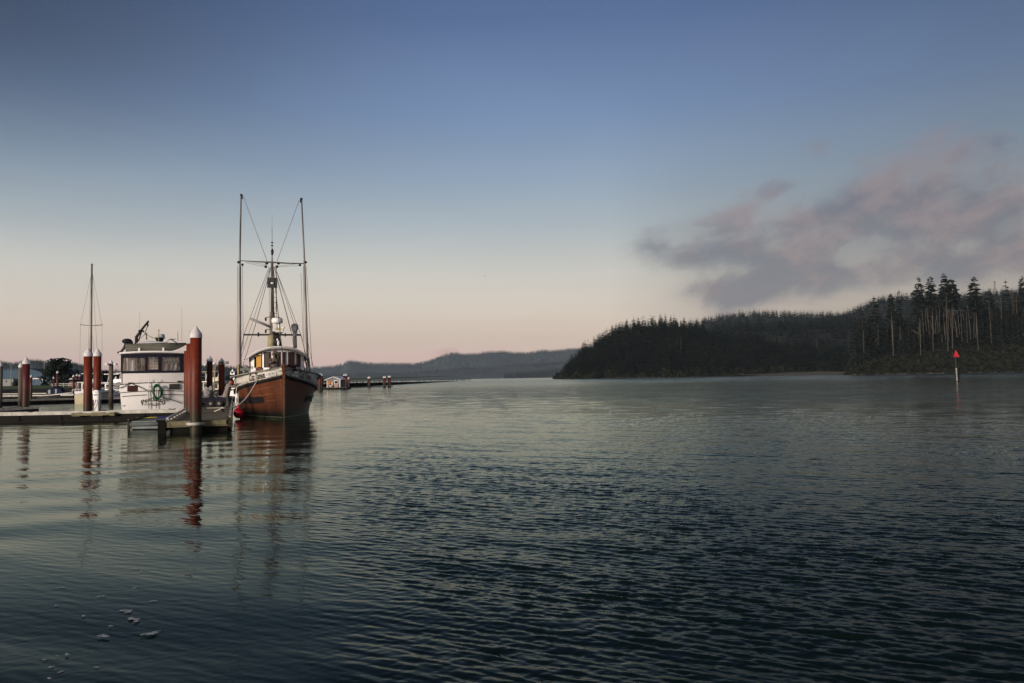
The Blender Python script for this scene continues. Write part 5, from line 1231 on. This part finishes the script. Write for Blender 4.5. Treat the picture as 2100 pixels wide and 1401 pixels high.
    for leg in legs: mb.tube([leg[2]+V(0, -.09, -.03), leg[2]+V(0, .02, -.02), leg[2]+V(0, .13, -.04), leg[2]+V(0, .19, -.05)], [.045, .055, .045, .03], 8).bx(leg[2].x-.05, leg[2].x+.05, leg[2].y-.12, leg[2].y+.2, .0, .03)
    mb.build('shoes', black_r, t_)
    MB().lathe([(.108, .05), (.112, .09), (.10, .15), (.06, .19), (0, .20)], hd+V(0, -.01, -.02), 14).box(hd+V(0, .13, .055), (.13, .10, .015), 0, 0, .25).build('cap', cap_m if kind == 'reach' else cloth_coat2, t_)
    if kind == 'reach': MB().lathe([(.095, -.09), (.105, -.04), (.103, .02), (.098, .025)], hd+V(0, .012, -.02), 14).build('face_scarf', red_cl, t_)
    return t_
pa = on_dock(1.0, 13.6, .505)
person('person in grey coat, black cap and red scarf leaning to the boat from the dock', pa, R(-78), 'reach').scale = (1.03,)*3
pb = boat(V(-.30, 3.0, Zs(3.0)-.12))
person('person in a dark brown coat standing on the bow with an arm raised', pb, R(200), 'bow').scale = (1.15,)*3

# ------------------------------------------------------------------ sailboat and other moored boats
def simple_hull(L, B, H, m_, parent, stern=.75, sheer=.3, name='hull', tr_rake=0.0):
    rows = []
    for k in range(13):
        t_ = k/12; hb = B/2*(stern+(1-stern)*sin(min(1, t_*1.6)*pi/2))*(1-max(0, (t_-.5)/.5)**2.2)+.03; top = H+sheer*t_**2
        y_ = t_*L; rows.append([V(-hb*.75, y_+tr_rake*.0, -.4), V(-hb*.9, y_, .1), V(-hb, y_-tr_rake*(1 if k == 0 else 0), top), V(hb, y_-tr_rake*(1 if k == 0 else 0), top), V(hb*.9, y_, .1), V(hb*.75, y_, -.4)])
    mb = MB().grid(rows, False, True); mb.add(rows[0], [(0,1,2,3,4,5)])
    o = mb.build(name, m_, parent); rail = MB()
    for sx in (2, 3): rail.tube([r_[sx]+V(0, 0, .03) for r_ in rows], .05, 5)
    rail.build('rub_rail', dark_st, parent); return o
SB = thing('sailboat', 'cream-hulled sailboat with tall bare mast moored behind the twin rust-red pilings', 'sailboat', (W(164, 828, 90).x, 90, 0), R(6))
simple_hull(9.5, 2.4, 1.05, mat('cream_hull', (.60,.52,.36), .4, c2=(.48,.41,.28), scale=1), SB, .5, .4)
mpx = W(188, 800, 95)
lx, ly = 0.35, 5.2
def sbm(px, py): # local point in the mast plane
    p = W(px, py, 90+5.0); c_, s_ = cos(R(-6)), sin(R(-6)); dx_ = p.x-SB.location.x; dy_ = p.y-90; return V(dx_*c_-dy_*s_, dx_*s_+dy_*c_, p.z)
m0 = sbm(185.5, 812); m1 = sbm(188.5, 542)
MB().cyl(m0, m1, .14, .10, 8).build('mast', alu_pole, SB); MB().ell(m1, (.14, .1, .08), 6, 4).build('masthead', dark_st, SB)
MB().tube([sbm(164.5, 666), sbm(186, 668), sbm(210, 666.5)], .05, 6).build('spreader', grey_st, SB)
for (a, c) in (((188,560),(165,666)), ((165,666),(163,800)), ((190,562),(209,666)), ((209,666),(210,805)), ((186,570),(178,800)), ((190,566),(204,800)), ((186,672),(176,805)), ((187,672),(197,760))):
    MB().cyl(sbm(*a), sbm(*c), .014, n=4).build('stay', grey_st, SB)
MB().bx(-1.0, 1.0, 3, 7.5, 1.0, 1.45).build('cabin_top', white_p, SB); MB().tube([V(-.9, .1, 1.6), V(-.9, .1, 1.1), V(.9, .1, 1.1), V(.9, .1, 1.6), V(-.9, .1, 1.6)], .03, 5).build('pushpit', white_p, SB)
MB().cyl(m0+V(0, 0, 1.8), m0+V(-1.2, -3.6, 1.9), .12, .10, 8).build('boom', navy, SB)
def cruiser(label, px, Y, rz, L=8, B=3.0, top=4.0, tint=white_g, canopy=None):
    t_ = thing('cabin_cruiser', label, 'cabin cruiser', (W(px, 810, Y).x, Y, 0), rz, 'white cabin cruisers moored in the basin')
    simple_hull(L, B, 1.15, tint, t_, .85, .35)
    MB().bx(-B*.40, B*.40, L*.28, L*.70, 1.1, top*.62).build('cabin', tint, t_)
    MB().bx(-B*.44, B*.44, L*.12, L*.66, top*.62, top*.62+.12).build('cabin_roof', white_p, t_)
    MB().bx(-B*.34, B*.34, L*.28-.03, L*.28, 1.45, top*.56).build('aft_window', glass_d, t_)
    for sx in (-1, 1): MB().bx(sx*B*.40-.02, sx*B*.40+.02, L*.34, L*.62, top*.40, top*.54).build('side_window', glass_d, t_)
    mb = MB()
    for sx in (-1, 1):
        for y_ in (.15, L*.16): mb.cyl((sx*B*.42, L*y_ if y_ < 1 and y_ > .2 else y_*1.0, 1.15), (sx*B*.42, L*.14, top*.62), .04, n=5)
    mb.tube([V(-B*.42, .15, 1.6), V(-B*.42, L*.14, 1.6), V(B*.42, L*.14, 1.6), V(B*.42, .15, 1.6)], .04, 5); mb.build('stern_rail', white_p, t_); mb = MB()
    mb.tube([V(-B*.3, L*.3, top*.64), V(-B*.3, L*.35, top), V(B*.3, L*.35, top), V(B*.3, L*.3, top*.64)], .05, 5).build('frame_rails', white_p, t_)
    if canopy: MB().bx(-B*.36, B*.36, L*.22, L*.52, top-.1, top).build('flybridge_top', canopy, t_)
    MB().bx(-B*.32, B*.32, L*.36, L*.5, top*.62+.12, top*.62+.6).build('flybridge', tint, t_)
    MB().cyl((.2, L*.4, top), (.2, L*.4, top+1.6), .02, n=4).build('aerial', grey_st, t_)
    return t_
cruiser('white cabin cruiser showing between the three brown piles and the rust-red piling', 172, 128, R(8), 9, 3.4, 4.1, canopy=white_p)
cruiser('white cabin cruiser between the wooden pile and the twin pilings', 213, 118, R(-5), 8, 3.2, 3.8, canopy=white_p)
cruiser('white cabin cruiser partly hidden behind the white yacht', 243, 122, R(4), 9, 3.4, 4.0, canopy=white_p)
cruiser('small pale cruiser with cream cabin right of the thickest piling', 412, 98, R(-12), 7.5, 2.8, 3.6, mat('pale_cream_gelcoat', (.66,.60,.44), .4, scale=2), cream_m)
cruiser('white cruiser behind the person on the dock', 468, 92, R(-20), 6.5, 2.4, 2.2)
bs = thing('canvas_skiff', 'small white motorboat under a blue canvas cover, left of the brown piles', 'motorboat', (W(97, 814, 140).x, 140, 0), R(-86))
rows = []
simple_hull(4.2, 1.7, .55, white_g, bs, .85, .45)
MB().grid([[V(-.75, y_, .55), V(-.68, y_+.05, .55+h_*.75), V(0, y_+.1, .55+h_), V(.68, y_+.05, .55+h_*.75), V(.75, y_, .55)] for (y_, h_) in ((.15, .5), (.7, 1.3), (1.7, 1.5), (2.5, 1.25), (3.0, .3))], False).build('canvas_cover', blue_c, bs)
MB().bx(.745, .77, .5, .9, .7, 1.4).build('clear_panel', mat('dull_clear_panel', (.35,.38,.42), .2, scale=3), bs)
MB().bx(.745, .77, 1.7, 2.0, .7, 1.5).build('clear_panel', mat('dull_clear_panel', (.35,.38,.42), .2, scale=3), bs)
rb = thing('rowing_boat', 'dark low rowing boat tied behind the blue-canvas motorboat', 'rowing boat', (W(80, 812, 128).x, 128, 0), R(-88)); simple_hull(3.4, 1.3, .38, conc, rb, .7, .2)
# gangway
gw = thing('gangway', 'gangway with white handrails climbing from the floats to the bank', 'gangway', (W(205, 816, 104).x, 104, .5), R(-8))
MB().prism([(-.1, 0, .0), (-.1, 0, .12), (-.1, 24, 2.3), (-.1, 24, 2.15)], (1.5, 0, 0)).build('walkway', grey_st, gw)
for sx in (-.15, 1.45):
    mb = MB().tube([V(sx, 0, 1.1), V(sx, 24, 3.3)], .06, 5).tube([V(sx, 0, .6), V(sx, 24, 2.8)], .04, 5)
    for k in range(9): mb.cyl((sx, k*3, .1+k*.275), (sx, k*3, 1.1+k*.275), .05, n=5)
    mb.build('handrail', white_p, gw)

# ------------------------------------------------------------------ the bank, lawn and buildings on the left
lawn_m = mat('lawn_grass', (.085,.115,.030), .95, c2=(.05,.075,.022), scale=.6); rock_m = mat('dark_bank_rock', (.030,.028,.024), .9, c2=(.012,.012,.011), scale=.7, bump=.5)
xl, xr = W(-250, 800, 210).x, W(655, 798, 210).x
q = random.Random(2); rows = []; n_ = 90
for k in range(n_+1):
    x_ = xl+(xr-xl)*k/n_; j_ = q.uniform(-.7, .7); rows.append([V(x_, 206+j_, -.6), V(x_, 208+j_, .3+q.uniform(-.2, .2)), V(x_, 210+q.uniform(-.5, .5), .95+q.uniform(-.2, .2)), V(x_, 213, 1.45)])
tag(MB().grid(rows, False).build('embankment', rock_m), 'dark rocky bank below the lawn', None, None, 'structure')
MB_ = MB().grid([[V(xl+(xr-xl)*k/30, y_, z_) for (y_, z_) in ((212.9, 1.46), (235, 2.1), (290, 2.5), (420, 3.0), (800, 5.0))] for k in range(31)], True)
tag(MB_.build('lawn', lawn_m), 'green lawn above the bank', None, None, 'structure')
def gz(Y): return float(np.interp(Y, [213, 235, 290, 420], [1.45, 2.1, 2.5, 3.0]))
wh = thing('warehouse', 'long blue metal warehouse with white-trimmed doors behind the lawn', 'building', (W(50, 790, 292).x, 292, 2.4))
def wx(px): return (px-50)*292/FPX
zr_ = W(62, 757, 292).z-2.4; ze = W(103, 770, 292).z-2.4
blue_w = mat('blue_metal_cladding', (.055,.10,.15), .7, c2=(.04,.075,.115), scale=1.2, stretch=(8,1,.1))
MB().prism([(wx(-20), 0, 0), (wx(104), 0, 0), (wx(104), 0, ze), (wx(60), 0, zr_*.98), (wx(-20), 0, zr_*.98)], (0, 30, 0)).build('wall', blue_w, wh)
MB().prism([(wx(-22), -.5, zr_*.98), (wx(61), -.5, zr_*.98), (wx(105.5), -.5, ze-.05), (wx(105.5), -.5, ze+.2), (wx(61), -.5, zr_+.25), (wx(-22), -.5, zr_+.25)], (0, 31, 0)).build('roof', mat('slate_blue_roof', (.05,.07,.10), .7, scale=1), wh)
for (a, c) in ((3, 38), (63, 91)):
    d_ = MB().bx(wx(a), wx(c), -.12, -.02, 0, ze-1.2).build('sliding_door', mat('pale_blue_door', (.075,.13,.185), .7, scale=1), wh)
    MB().bx(wx(a)-.2, wx(c)+.2, -.25, -.13, ze-1.25, ze-.95).build('door_track', white_p, d_)
MB().bx(wx(69), wx(71), -.2, -.13, 1.2, 2.6).build('door_window', glass_d, wh)
MB().bx(wx(101.5), wx(104), -.3, -.05, ze-1.6, ze-.6).build('wall_lamp', mat('pale_green_lamp', (.45,.6,.5), .4, scale=2), wh)
sh = thing('shed', 'small grey shed in front of the blue warehouse at the left', 'shed', (W(15, 792, 270).x, 270, gz(270)-.1))
w_ = 12*270/FPX; hz_ = W(15, 777, 270).z-gz(270)
MB().bx(-w_, w_, 0, 4, 0, hz_).build('wall', mat('grey_shed_wall', (.30,.31,.30), .8, c2=(.22,.23,.22), scale=1), sh); MB().bx(-w_-.1, w_+.1, -.15, 4.15, hz_, hz_+.15).build('roof', dark_st, sh); MB().bx(-.6, -.2, -.05, -.01, 1.3, 2.1).build('window', glass_d, sh)
kb = MB().bx(-.35, .35, 0, .7, 0, 1.0).bx(-.45, .45, -.1, .8, 1.0, 1.1); tag(kb.build('utility_box', white_p, None, (W(85, 784, 268).x, 268, gz(268)+1.0)), 'small white box beside the lamp post on the lawn', 'utility box')
for (px, top, Y, lb) in ((91, 741, 262, 'tall floodlight post in front of the warehouse'), (23, 748, 258, 'floodlight post at the left beside the grey shed')):
    a = W(px, top, Y); zb_ = gz(Y); t_ = thing('lamp_post', lb, 'lamp post', (a.x, Y, zb_-.1), 0, 'floodlight posts on the lawn')
    MB().cyl((0, 0, 0), (0, 0, a.z-zb_), .13, .08, 8).build('post', mat('pale_green_post', (.28,.33,.27), .6, scale=2), t_)
    MB().box((0, 0, a.z-zb_), (1.1, .3, .3)).build('floodlight', dark_st, t_)
def blob_tree(label, px, top, base, Y, wpx, group=None, seed=0, m_=None, name='tree', squash=1.0):
    a = W(px, top, Y); b_ = W(px, base, Y); H = a.z-b_.z; rx = wpx*Y/FPX/2
    t_ = thing(name, label, 'tree' if name == 'tree' else 'bush', (a.x, Y, b_.z), 0, group)
    r = np.random.default_rng(seed)
    if name == 'tree': MB().tube([(0, 0, -.3), (.1, 0, H*.35), (0, .1, H*.8)], [.35, .25, .08], 7).cyl((0, 0, H*.3), (rx*.5, .2, H*.6), .14, .05, 5).cyl((0, 0, H*.35), (-rx*.5, -.2, H*.65), .14, .05, 5).build('trunk', bark_m, t_)
    v_ = []; f_ = []
    for c_ in range(40 if name == 'tree' else 10):
        th = r.uniform(0, 2*pi); u_ = r.uniform(.1, 1); zf = r.uniform(.22, .93) if name == 'tree' else r.uniform(.1, .6)
        rad = rx*.72*sqrt(max(.05, 1-((zf-.42)/.60)**2)) if name == 'tree' else rx*.7
        c0 = np.array([cos(th)*rad*u_, sin(th)*rad*u_, zf*H]); cr_ = (rx*.30 if name == 'tree' else H*.42)*r.uniform(.8, 1.2)
        for i_ in range(70):
            d = r.normal(size=3); d /= np.linalg.norm(d); p_ = c0+d*cr_*r.uniform(.6, 1.05)*np.array([1, 1, .8]); p_[2] = min(max(p_[2], .1), H); e1 = r.normal(size=3); e1 /= np.linalg.norm(e1); e2 = np.cross(e1, d); s_ = cr_*.20
            k = len(v_); v_ += [p_-e1*s_, p_+e2*s_, p_+e1*s_, p_-e2*s_]; f_.append((k, k+1, k+2, k+3))
    o = bpy.data.objects.new('crown', np_mesh('crown', np.array(v_), np.array(f_), m_ or leaf_m)); col.objects.link(o); o.parent = t_
blob_tree('large dark round tree between the blue warehouse and the sailboat mast', 125, 736, 796, 240, 84, seed=1)
blob_tree('small dark tree right of the large round one, left of the rust-red piling', 160, 757, 794, 255, 22, seed=2)
blob_tree('dark tree low behind the twin rust-red pilings', 215, 760, 794, 250, 34, seed=3)
blob_tree('dark tree just left of the white yacht', 240, 762, 794, 245, 26, seed=4)
blob_tree('dark tree behind the white signboards', 480, 763, 798, 235, 40, seed=5)
blob_tree('dark tree just right of the thickest piling, far behind', 415, 768, 796, 240, 30, seed=6)
blob_tree('dark tree behind the red capped piling', 447, 765, 796, 245, 24, seed=7)
blob_tree('dark tree showing right of the fishing boat', 648, 768, 797, 215, 18, seed=8)
blob_tree('dark clipped bush beside the grey shed', 33, 778, 791.5, 262, 12, seed=9, name='bush'); blob_tree('low dark hedge-like bush on the lawn below the warehouse', 91, 783, 791.5, 262, 30, seed=10, name='bush')
# small sheds and a railing farther right on the bank
for (px, top, bot, Y, wpx, m1_, m2_, lb) in ((108, 778, 791, 246, 8, mat('peach_wall', (.45,.33,.25), .8, scale=1), white_p, 'peach-coloured hut with white roof left of the slim red pile'), (131, 777, 790, 250, 14, mat('dull_red_wall', (.32,.12,.11), .8, scale=1), mat('mint_roof', (.42,.58,.52), .5, scale=1), 'low red hut with mint-green roof before the dark tree'),
        (146, 776, 800, 225, 7, mat('orange_brown_wall', (.34,.17,.10), .8, scale=1), white_p, 'narrow orange-brown hut left of the three brown piles'), (647, 771, 794, 212, 11, mat('dark_green_shed', (.03,.04,.035), .8, scale=1), mat('dark_green_roof', (.05,.07,.06), .7, scale=1), 'dark green shed left of the houseboat')):
    a = W(px, top, Y); zb_ = gz(Y)-.2; H = a.z-zb_; w_ = wpx*Y/FPX/2; t_ = thing('hut', lb, 'hut', (a.x, Y, zb_))
    MB().bx(-w_, w_, 0, 3, 0, H*.78).prism([(-w_, 0, H*.78), (w_, 0, H*.78), (0, 0, H*.97)], (0, 3, 0)).build('wall', m1_, t_)
    MB().prism([(-w_-.2, -.2, H*.76), (0, -.2, H*.96), (w_+.2, -.2, H*.76), (w_+.2, -.2, H*.82), (0, -.2, H*1.03), (-w_-.2, -.2, H*.82)], (0, 3.4, 0)).build('roof', m2_, t_)
    MB().bx(-w_*.4, w_*.2, -.05, -.01, H*.3, H*.6).build('window', glass_d, t_)
mb = MB(); x0_ = W(108, 790, 222).x; x1_ = W(240, 790, 222).x
for zz in (.55, 1.0): mb.cyl((x0_, 222, 1.7+zz), (x1_, 222, 1.7+zz), .05, n=5)
for k in range(13): mb.cyl((x0_+(x1_-x0_)*k/12, 222, 1.6), (x0_+(x1_-x0_)*k/12, 222, 2.8), .05, n=5)
tag(mb.build('railing', white_p), 'pale railing along the top of the bank behind the slim red piles', 'railing')
# signboards
sg_ = thing('signboard', 'white triangle above two white square boards on a post, above the person on the dock', 'sign', (W(477, 780, 118).x, 118, 0))
s1 = 118/FPX
def sz(py): return W(477, py, 118).z
MB().prism([(-3.3*s1, -.1, sz(765)), (3.3*s1, -.1, sz(765)), (0, -.1, sz(756.5))], (0, .05, 0)).build('triangle_board', white_g, sg_)
b_ = MB().bx(-4.5*s1, 4.5*s1, -.1, -.05, sz(768.6), sz(762.2)).build('square_board', white_g, sg_)
MB().box((0, -.12, sz(765.5)), (1.6*s1, .02, 1.3*s1), 0, R(45)).build('diamond_mark', letter_k, b_)
MB().bx(-4.5*s1, 4.5*s1, -.1, -.05, sz(780.5), sz(772.4)).build('square_board', white_g, sg_)
MB().cyl((0, 0, -1.5), (0, 0, sz(760)), .10, n=8).bx(-4*s1, 4*s1, -.06, .0, sz(771.5), sz(769.2)).build('post', dark_st, sg_)

# ------------------------------------------------------------------ houseboat, long pier, pile walkway
hb_ = thing('houseboat', 'small floating house with white gable roof and an orange round cover by its window', 'houseboat', (W(684, 799, 196).x, 196, 0), R(3))
s2 = 196/FPX
def hx(px): return (px-684)*s2
def hzz(py): return W(684, py, 196).z
grw = mat('weathered_grey_boards', (.26,.245,.24), .8, c2=(.14,.13,.13), scale=2, stretch=(3,1,.5))
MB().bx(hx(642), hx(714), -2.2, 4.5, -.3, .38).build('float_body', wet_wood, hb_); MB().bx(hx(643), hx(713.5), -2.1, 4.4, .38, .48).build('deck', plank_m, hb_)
z0_, ze_, zr2 = .48, hzz(779), hzz(773.6)
MB().prism([(hx(671), 0, z0_), (hx(697.5), 0, z0_), (hx(697.5), 0, ze_), (hx(684), 0, zr2-.1), (hx(671), 0, ze_)], (.9, 4, 0)).build('wall', grw, hb_)
MB().prism([(hx(666), -.35, ze_-.15), (hx(684), -.35, zr2), (hx(699), -.35, ze_-.05), (hx(699), -.35, ze_+.10), (hx(684), -.35, zr2+.16), (hx(666), -.35, ze_)], (1.2, 4.8, 0)).build('roof', white_g, hb_)
MB().cyl((hx(694), 1.6, ze_+.2), (hx(694), 1.6, zr2+.1), .14, n=6).build('stovepipe', dark_st, hb_)
f_ = MB().bx(hx(685), hx(694), -.10, -.02, hzz(790.5), hzz(780.3)).build('window', white_p, hb_); MB().bx(hx(686.3), hx(693), -.13, -.10, hzz(786.5), hzz(781.5)).build('pane', glass_d, f_); MB().bx(hx(685), hx(693.5), -.16, -.1, hzz(795), hzz(787)).build('shutter', mat('pink_shutter', (.42,.30,.28), .7, scale=2), f_)
MB().tube([(hx(675.5), -.1, hzz(785.5)), (hx(675.5), -.35, hzz(785.5))], .42, 16).build('orange_cover', mat('orange_plastic', (.55,.20,.01), .5, scale=2), hb_)
MB().bx(hx(680), hx(683.5), -.3, -.1, z0_, hzz(783)).ell((hx(680), -.5, z0_+.35), (.4, .3, .3), 8, 5).build('door', mat('offwhite_door', (.55,.5,.46), .7, scale=2), hb_)
MB().bx(hx(696.3), hx(697.7), -.04, .0, z0_, ze_).bx(hx(670.5), hx(671.6), -.04, .0, z0_, ze_).build('corner_board', white_p, hb_)
MB().bx(hx(700), hx(702), .6, .7, hzz(786), hzz(781)).build('side_window', glass_d, hb_)
pr = thing('long_pier', 'long low timber pier on many piles, running out across the river', 'pier', (0, 0, 0))
p0 = W(628, 790, 400); p1 = W(966, 782, 650)
q = random.Random(6); dkm = mat('dark_pier_timber', (.03,.028,.026), .9, scale=1); L_ = (p1-p0).length
ax = (V(p1.x, p1.y, 0)-V(p0.x, p0.y, 0)).normalized(); nrm_ = V(-ax.y, ax.x, 0)
zt0 = 1.75
a_ = V(p0.x, p0.y, 0); MB().prism([a_+V(0, 0, zt0), a_+nrm_*3+V(0, 0, zt0), a_+nrm_*3+V(0, 0, zt0-.32), a_+V(0, 0, zt0-.32)], ax*L_).build('deck', dkm, pr)
n_ = 74; i_ = 0.0
for k in range(n_):
    s_ = L_*(k+q.uniform(-.3, .3))/n_; b_ = V(p0.x, p0.y, 0)+ax*s_+nrm_*q.choice([.2, 2.6]); MB().cyl((0, 0, -1.5), (q.uniform(-.15, .15), 0, zt0-.3), q.choice([.14,.18,.2]), .16, 6).build('pile', dkm, pr, b_)
float_dock('boom_walkway', 'thin floating boom joining the pile groups in open water', W(700, 797, 228), W(806, 795, 232), 1.0, .22, .3, False)
# old pilings further out
# ------------------------------------------------------------------ channel marker
cmk = thing('channel_marker', 'red triangle channel marker on a pile in the river at the right', 'channel marker', (W(1964, 781.5, 146).x, 146, 0))
s3 = 146/FPX
def mx(px): return (px-1964)*s3
def mz(py): return W(1964, py, 146).z
MB().tube([(mx(1963), 0, -2), (mx(1965.5), 0, mz(764))], [.38, .26], 12).build('pile', mat('black_pile', (.012,.011,.010), .8, scale=2), cmk)
MB().cyl((mx(1969.5), .1, -1), (mx(1967), .1, mz(765)), .10, .08, 6).build('side_batten', grey_st, cmk)
mb = MB()
for k in range(6): z_ = mz(781)+k*(mz(754)-mz(781))/6; mb.cyl((mx(1960.6-k*.1), -.35, z_), (mx(1960.6-k*.1), -.35, z_+(mz(754)-mz(781))/6*.8), .13, n=8)
mb.build('white_ladder', mat('dull_white_board', (.42,.42,.40), .7, c2=(.25,.25,.24), scale=4), cmk)
MB().cyl((mx(1962), 0, mz(782)), (mx(1961), 0, mz(716)), .12, .05, 8).build('mast', mat('olive_mast', (.055,.05,.03), .7, scale=2), cmk)
MB().prism([(mx(1956.2), -.2, mz(732.2)), (mx(1969.2), -.2, mz(732.2)), (mx(1962), -.2, mz(717.6))], (0, .05, 0)).build('red_triangle', mat('red_daymark', (.48,.025,.04), .6, c2=(.38,.02,.03), scale=3), cmk)
MB().prism([(mx(1953.5), -.1, mz(733.2)), (mx(1959), .9, mz(733.2)), (mx(1959.2), .3, mz(716.5))], (.04, .02, 0)).build('rear_triangle', mat('faded_red_back', (.14,.08,.05), .7, scale=3), cmk)
# ------------------------------------------------------------------ bird
bi = thing('bird', 'tiny dark bird flying alone in the middle of the sky', 'bird', W(994, 567, 210), R(40))
MB().tube([(0, -.28, 0), (0, -.1, .0), (0, .12, .01), (0, .26, .03)], [.02, .07, .06, .015], 8).grid([[V(0, .10, .02), V(.25, .06, .14), V(.6, -.08, .06)], [V(0, -.12, .02), V(.25, -.08, .13), V(.6, -.10, .055)]]).grid([[V(0, .10, .02), V(-.25, .06, .14), V(-.6, -.08, .06)], [V(0, -.12, .02), V(-.25, -.08, .13), V(-.6, -.10, .055)]]).build('body', black_r, bi)
# ------------------------------------------------------------------ foam
foam_m = bpy.data.materials.new('foam'); foam_m.use_nodes = True; fx = NX(foam_m.node_tree); fb = foam_m.node_tree.nodes['Principled BSDF']
fb.inputs['Base Color'].default_value = (.36, .40, .41, 1); fb.inputs['Roughness'].default_value = .9
fts = fx.n('ShaderNodeBsdfTransparent'); fms = fx.n('ShaderNodeMixShader'); ftc = fx.n('ShaderNodeTexCoord')
fx.put(fms.inputs[0], fx.mr(fx.noise(ftc.outputs['Object'], 22.0, 6, .65), .38, .54, .25, .95))
foam_m.node_tree.links.new(fts.outputs[0], fms.inputs[1]); foam_m.node_tree.links.new(fb.outputs[0], fms.inputs[2])
foam_m.node_tree.links.new(fms.outputs[0], foam_m.node_tree.nodes['Material Output'].inputs[0])
mb = MB(); q = random.Random(14)
def flake(px, py, w_, seed):
    c_ = WZ(px, py, .012); r = random.Random(seed); L = w_*c_.y/FPX/2; n = 26; ph = [r.uniform(0, 6) for _ in range(4)]
    ring = []
    for k in range(n):
        a = 2*pi*k/n; rr = .9+.38*sin(2*a+ph[0])+.26*sin(3*a+ph[1])+.16*sin(7*a+ph[2]); ring.append(V(c_.x+cos(a)*L*rr, c_.y+sin(a)*L*1.0*rr, .010))
    mb.add([c_+V(0, 0, .002)]+ring, [(0, 1+k, 1+(k+1) % n) for k in range(n)], True)
for j, (px, py, w_) in enumerate([(261,1252,24),(272,1268,20),(281,1272,16),(310,1298,26),(212,1303,20),(316,1232,11),(277,1205,10),(228,1283,9),(172,1262,9),(209,1222,12),(116,1241,7),(128,1204,13),(281,1165,9),(290,1172,8),(355,1124,8),(105,1367,9),(125,1377,10),(92,1352,6),(138,1341,11),(118,1344,7),(199,1367,9),(101,1390,9)]): flake(px, py, w_*1.05, j+40)
tag(mb.build('foam', foam_m), 'patches of grey foam floating on the calm dark water', None, None, 'stuff')
# ------------------------------------------------------------------ haze
hzm = bpy.data.materials.new('river_haze'); hzm.use_nodes = True; hn = hzm.node_tree; hn.nodes.clear()
pv = hn.nodes.new('ShaderNodeVolumePrincipled'); pv.inputs['Color'].default_value = (.66, .84, 1.0, 1); pv.inputs['Density'].default_value = HAZE; pv.inputs['Anisotropy'].default_value = 0.0
ho = hn.nodes.new('ShaderNodeOutputMaterial'); hn.links.new(pv.outputs[0], ho.inputs['Volume'])
hzb = MB().bx(-5200, 5200, -2500, 8100, -3.5, 430).build('haze', hzm); tag(hzb, 'faint bluish river haze', None, None, 'stuff')
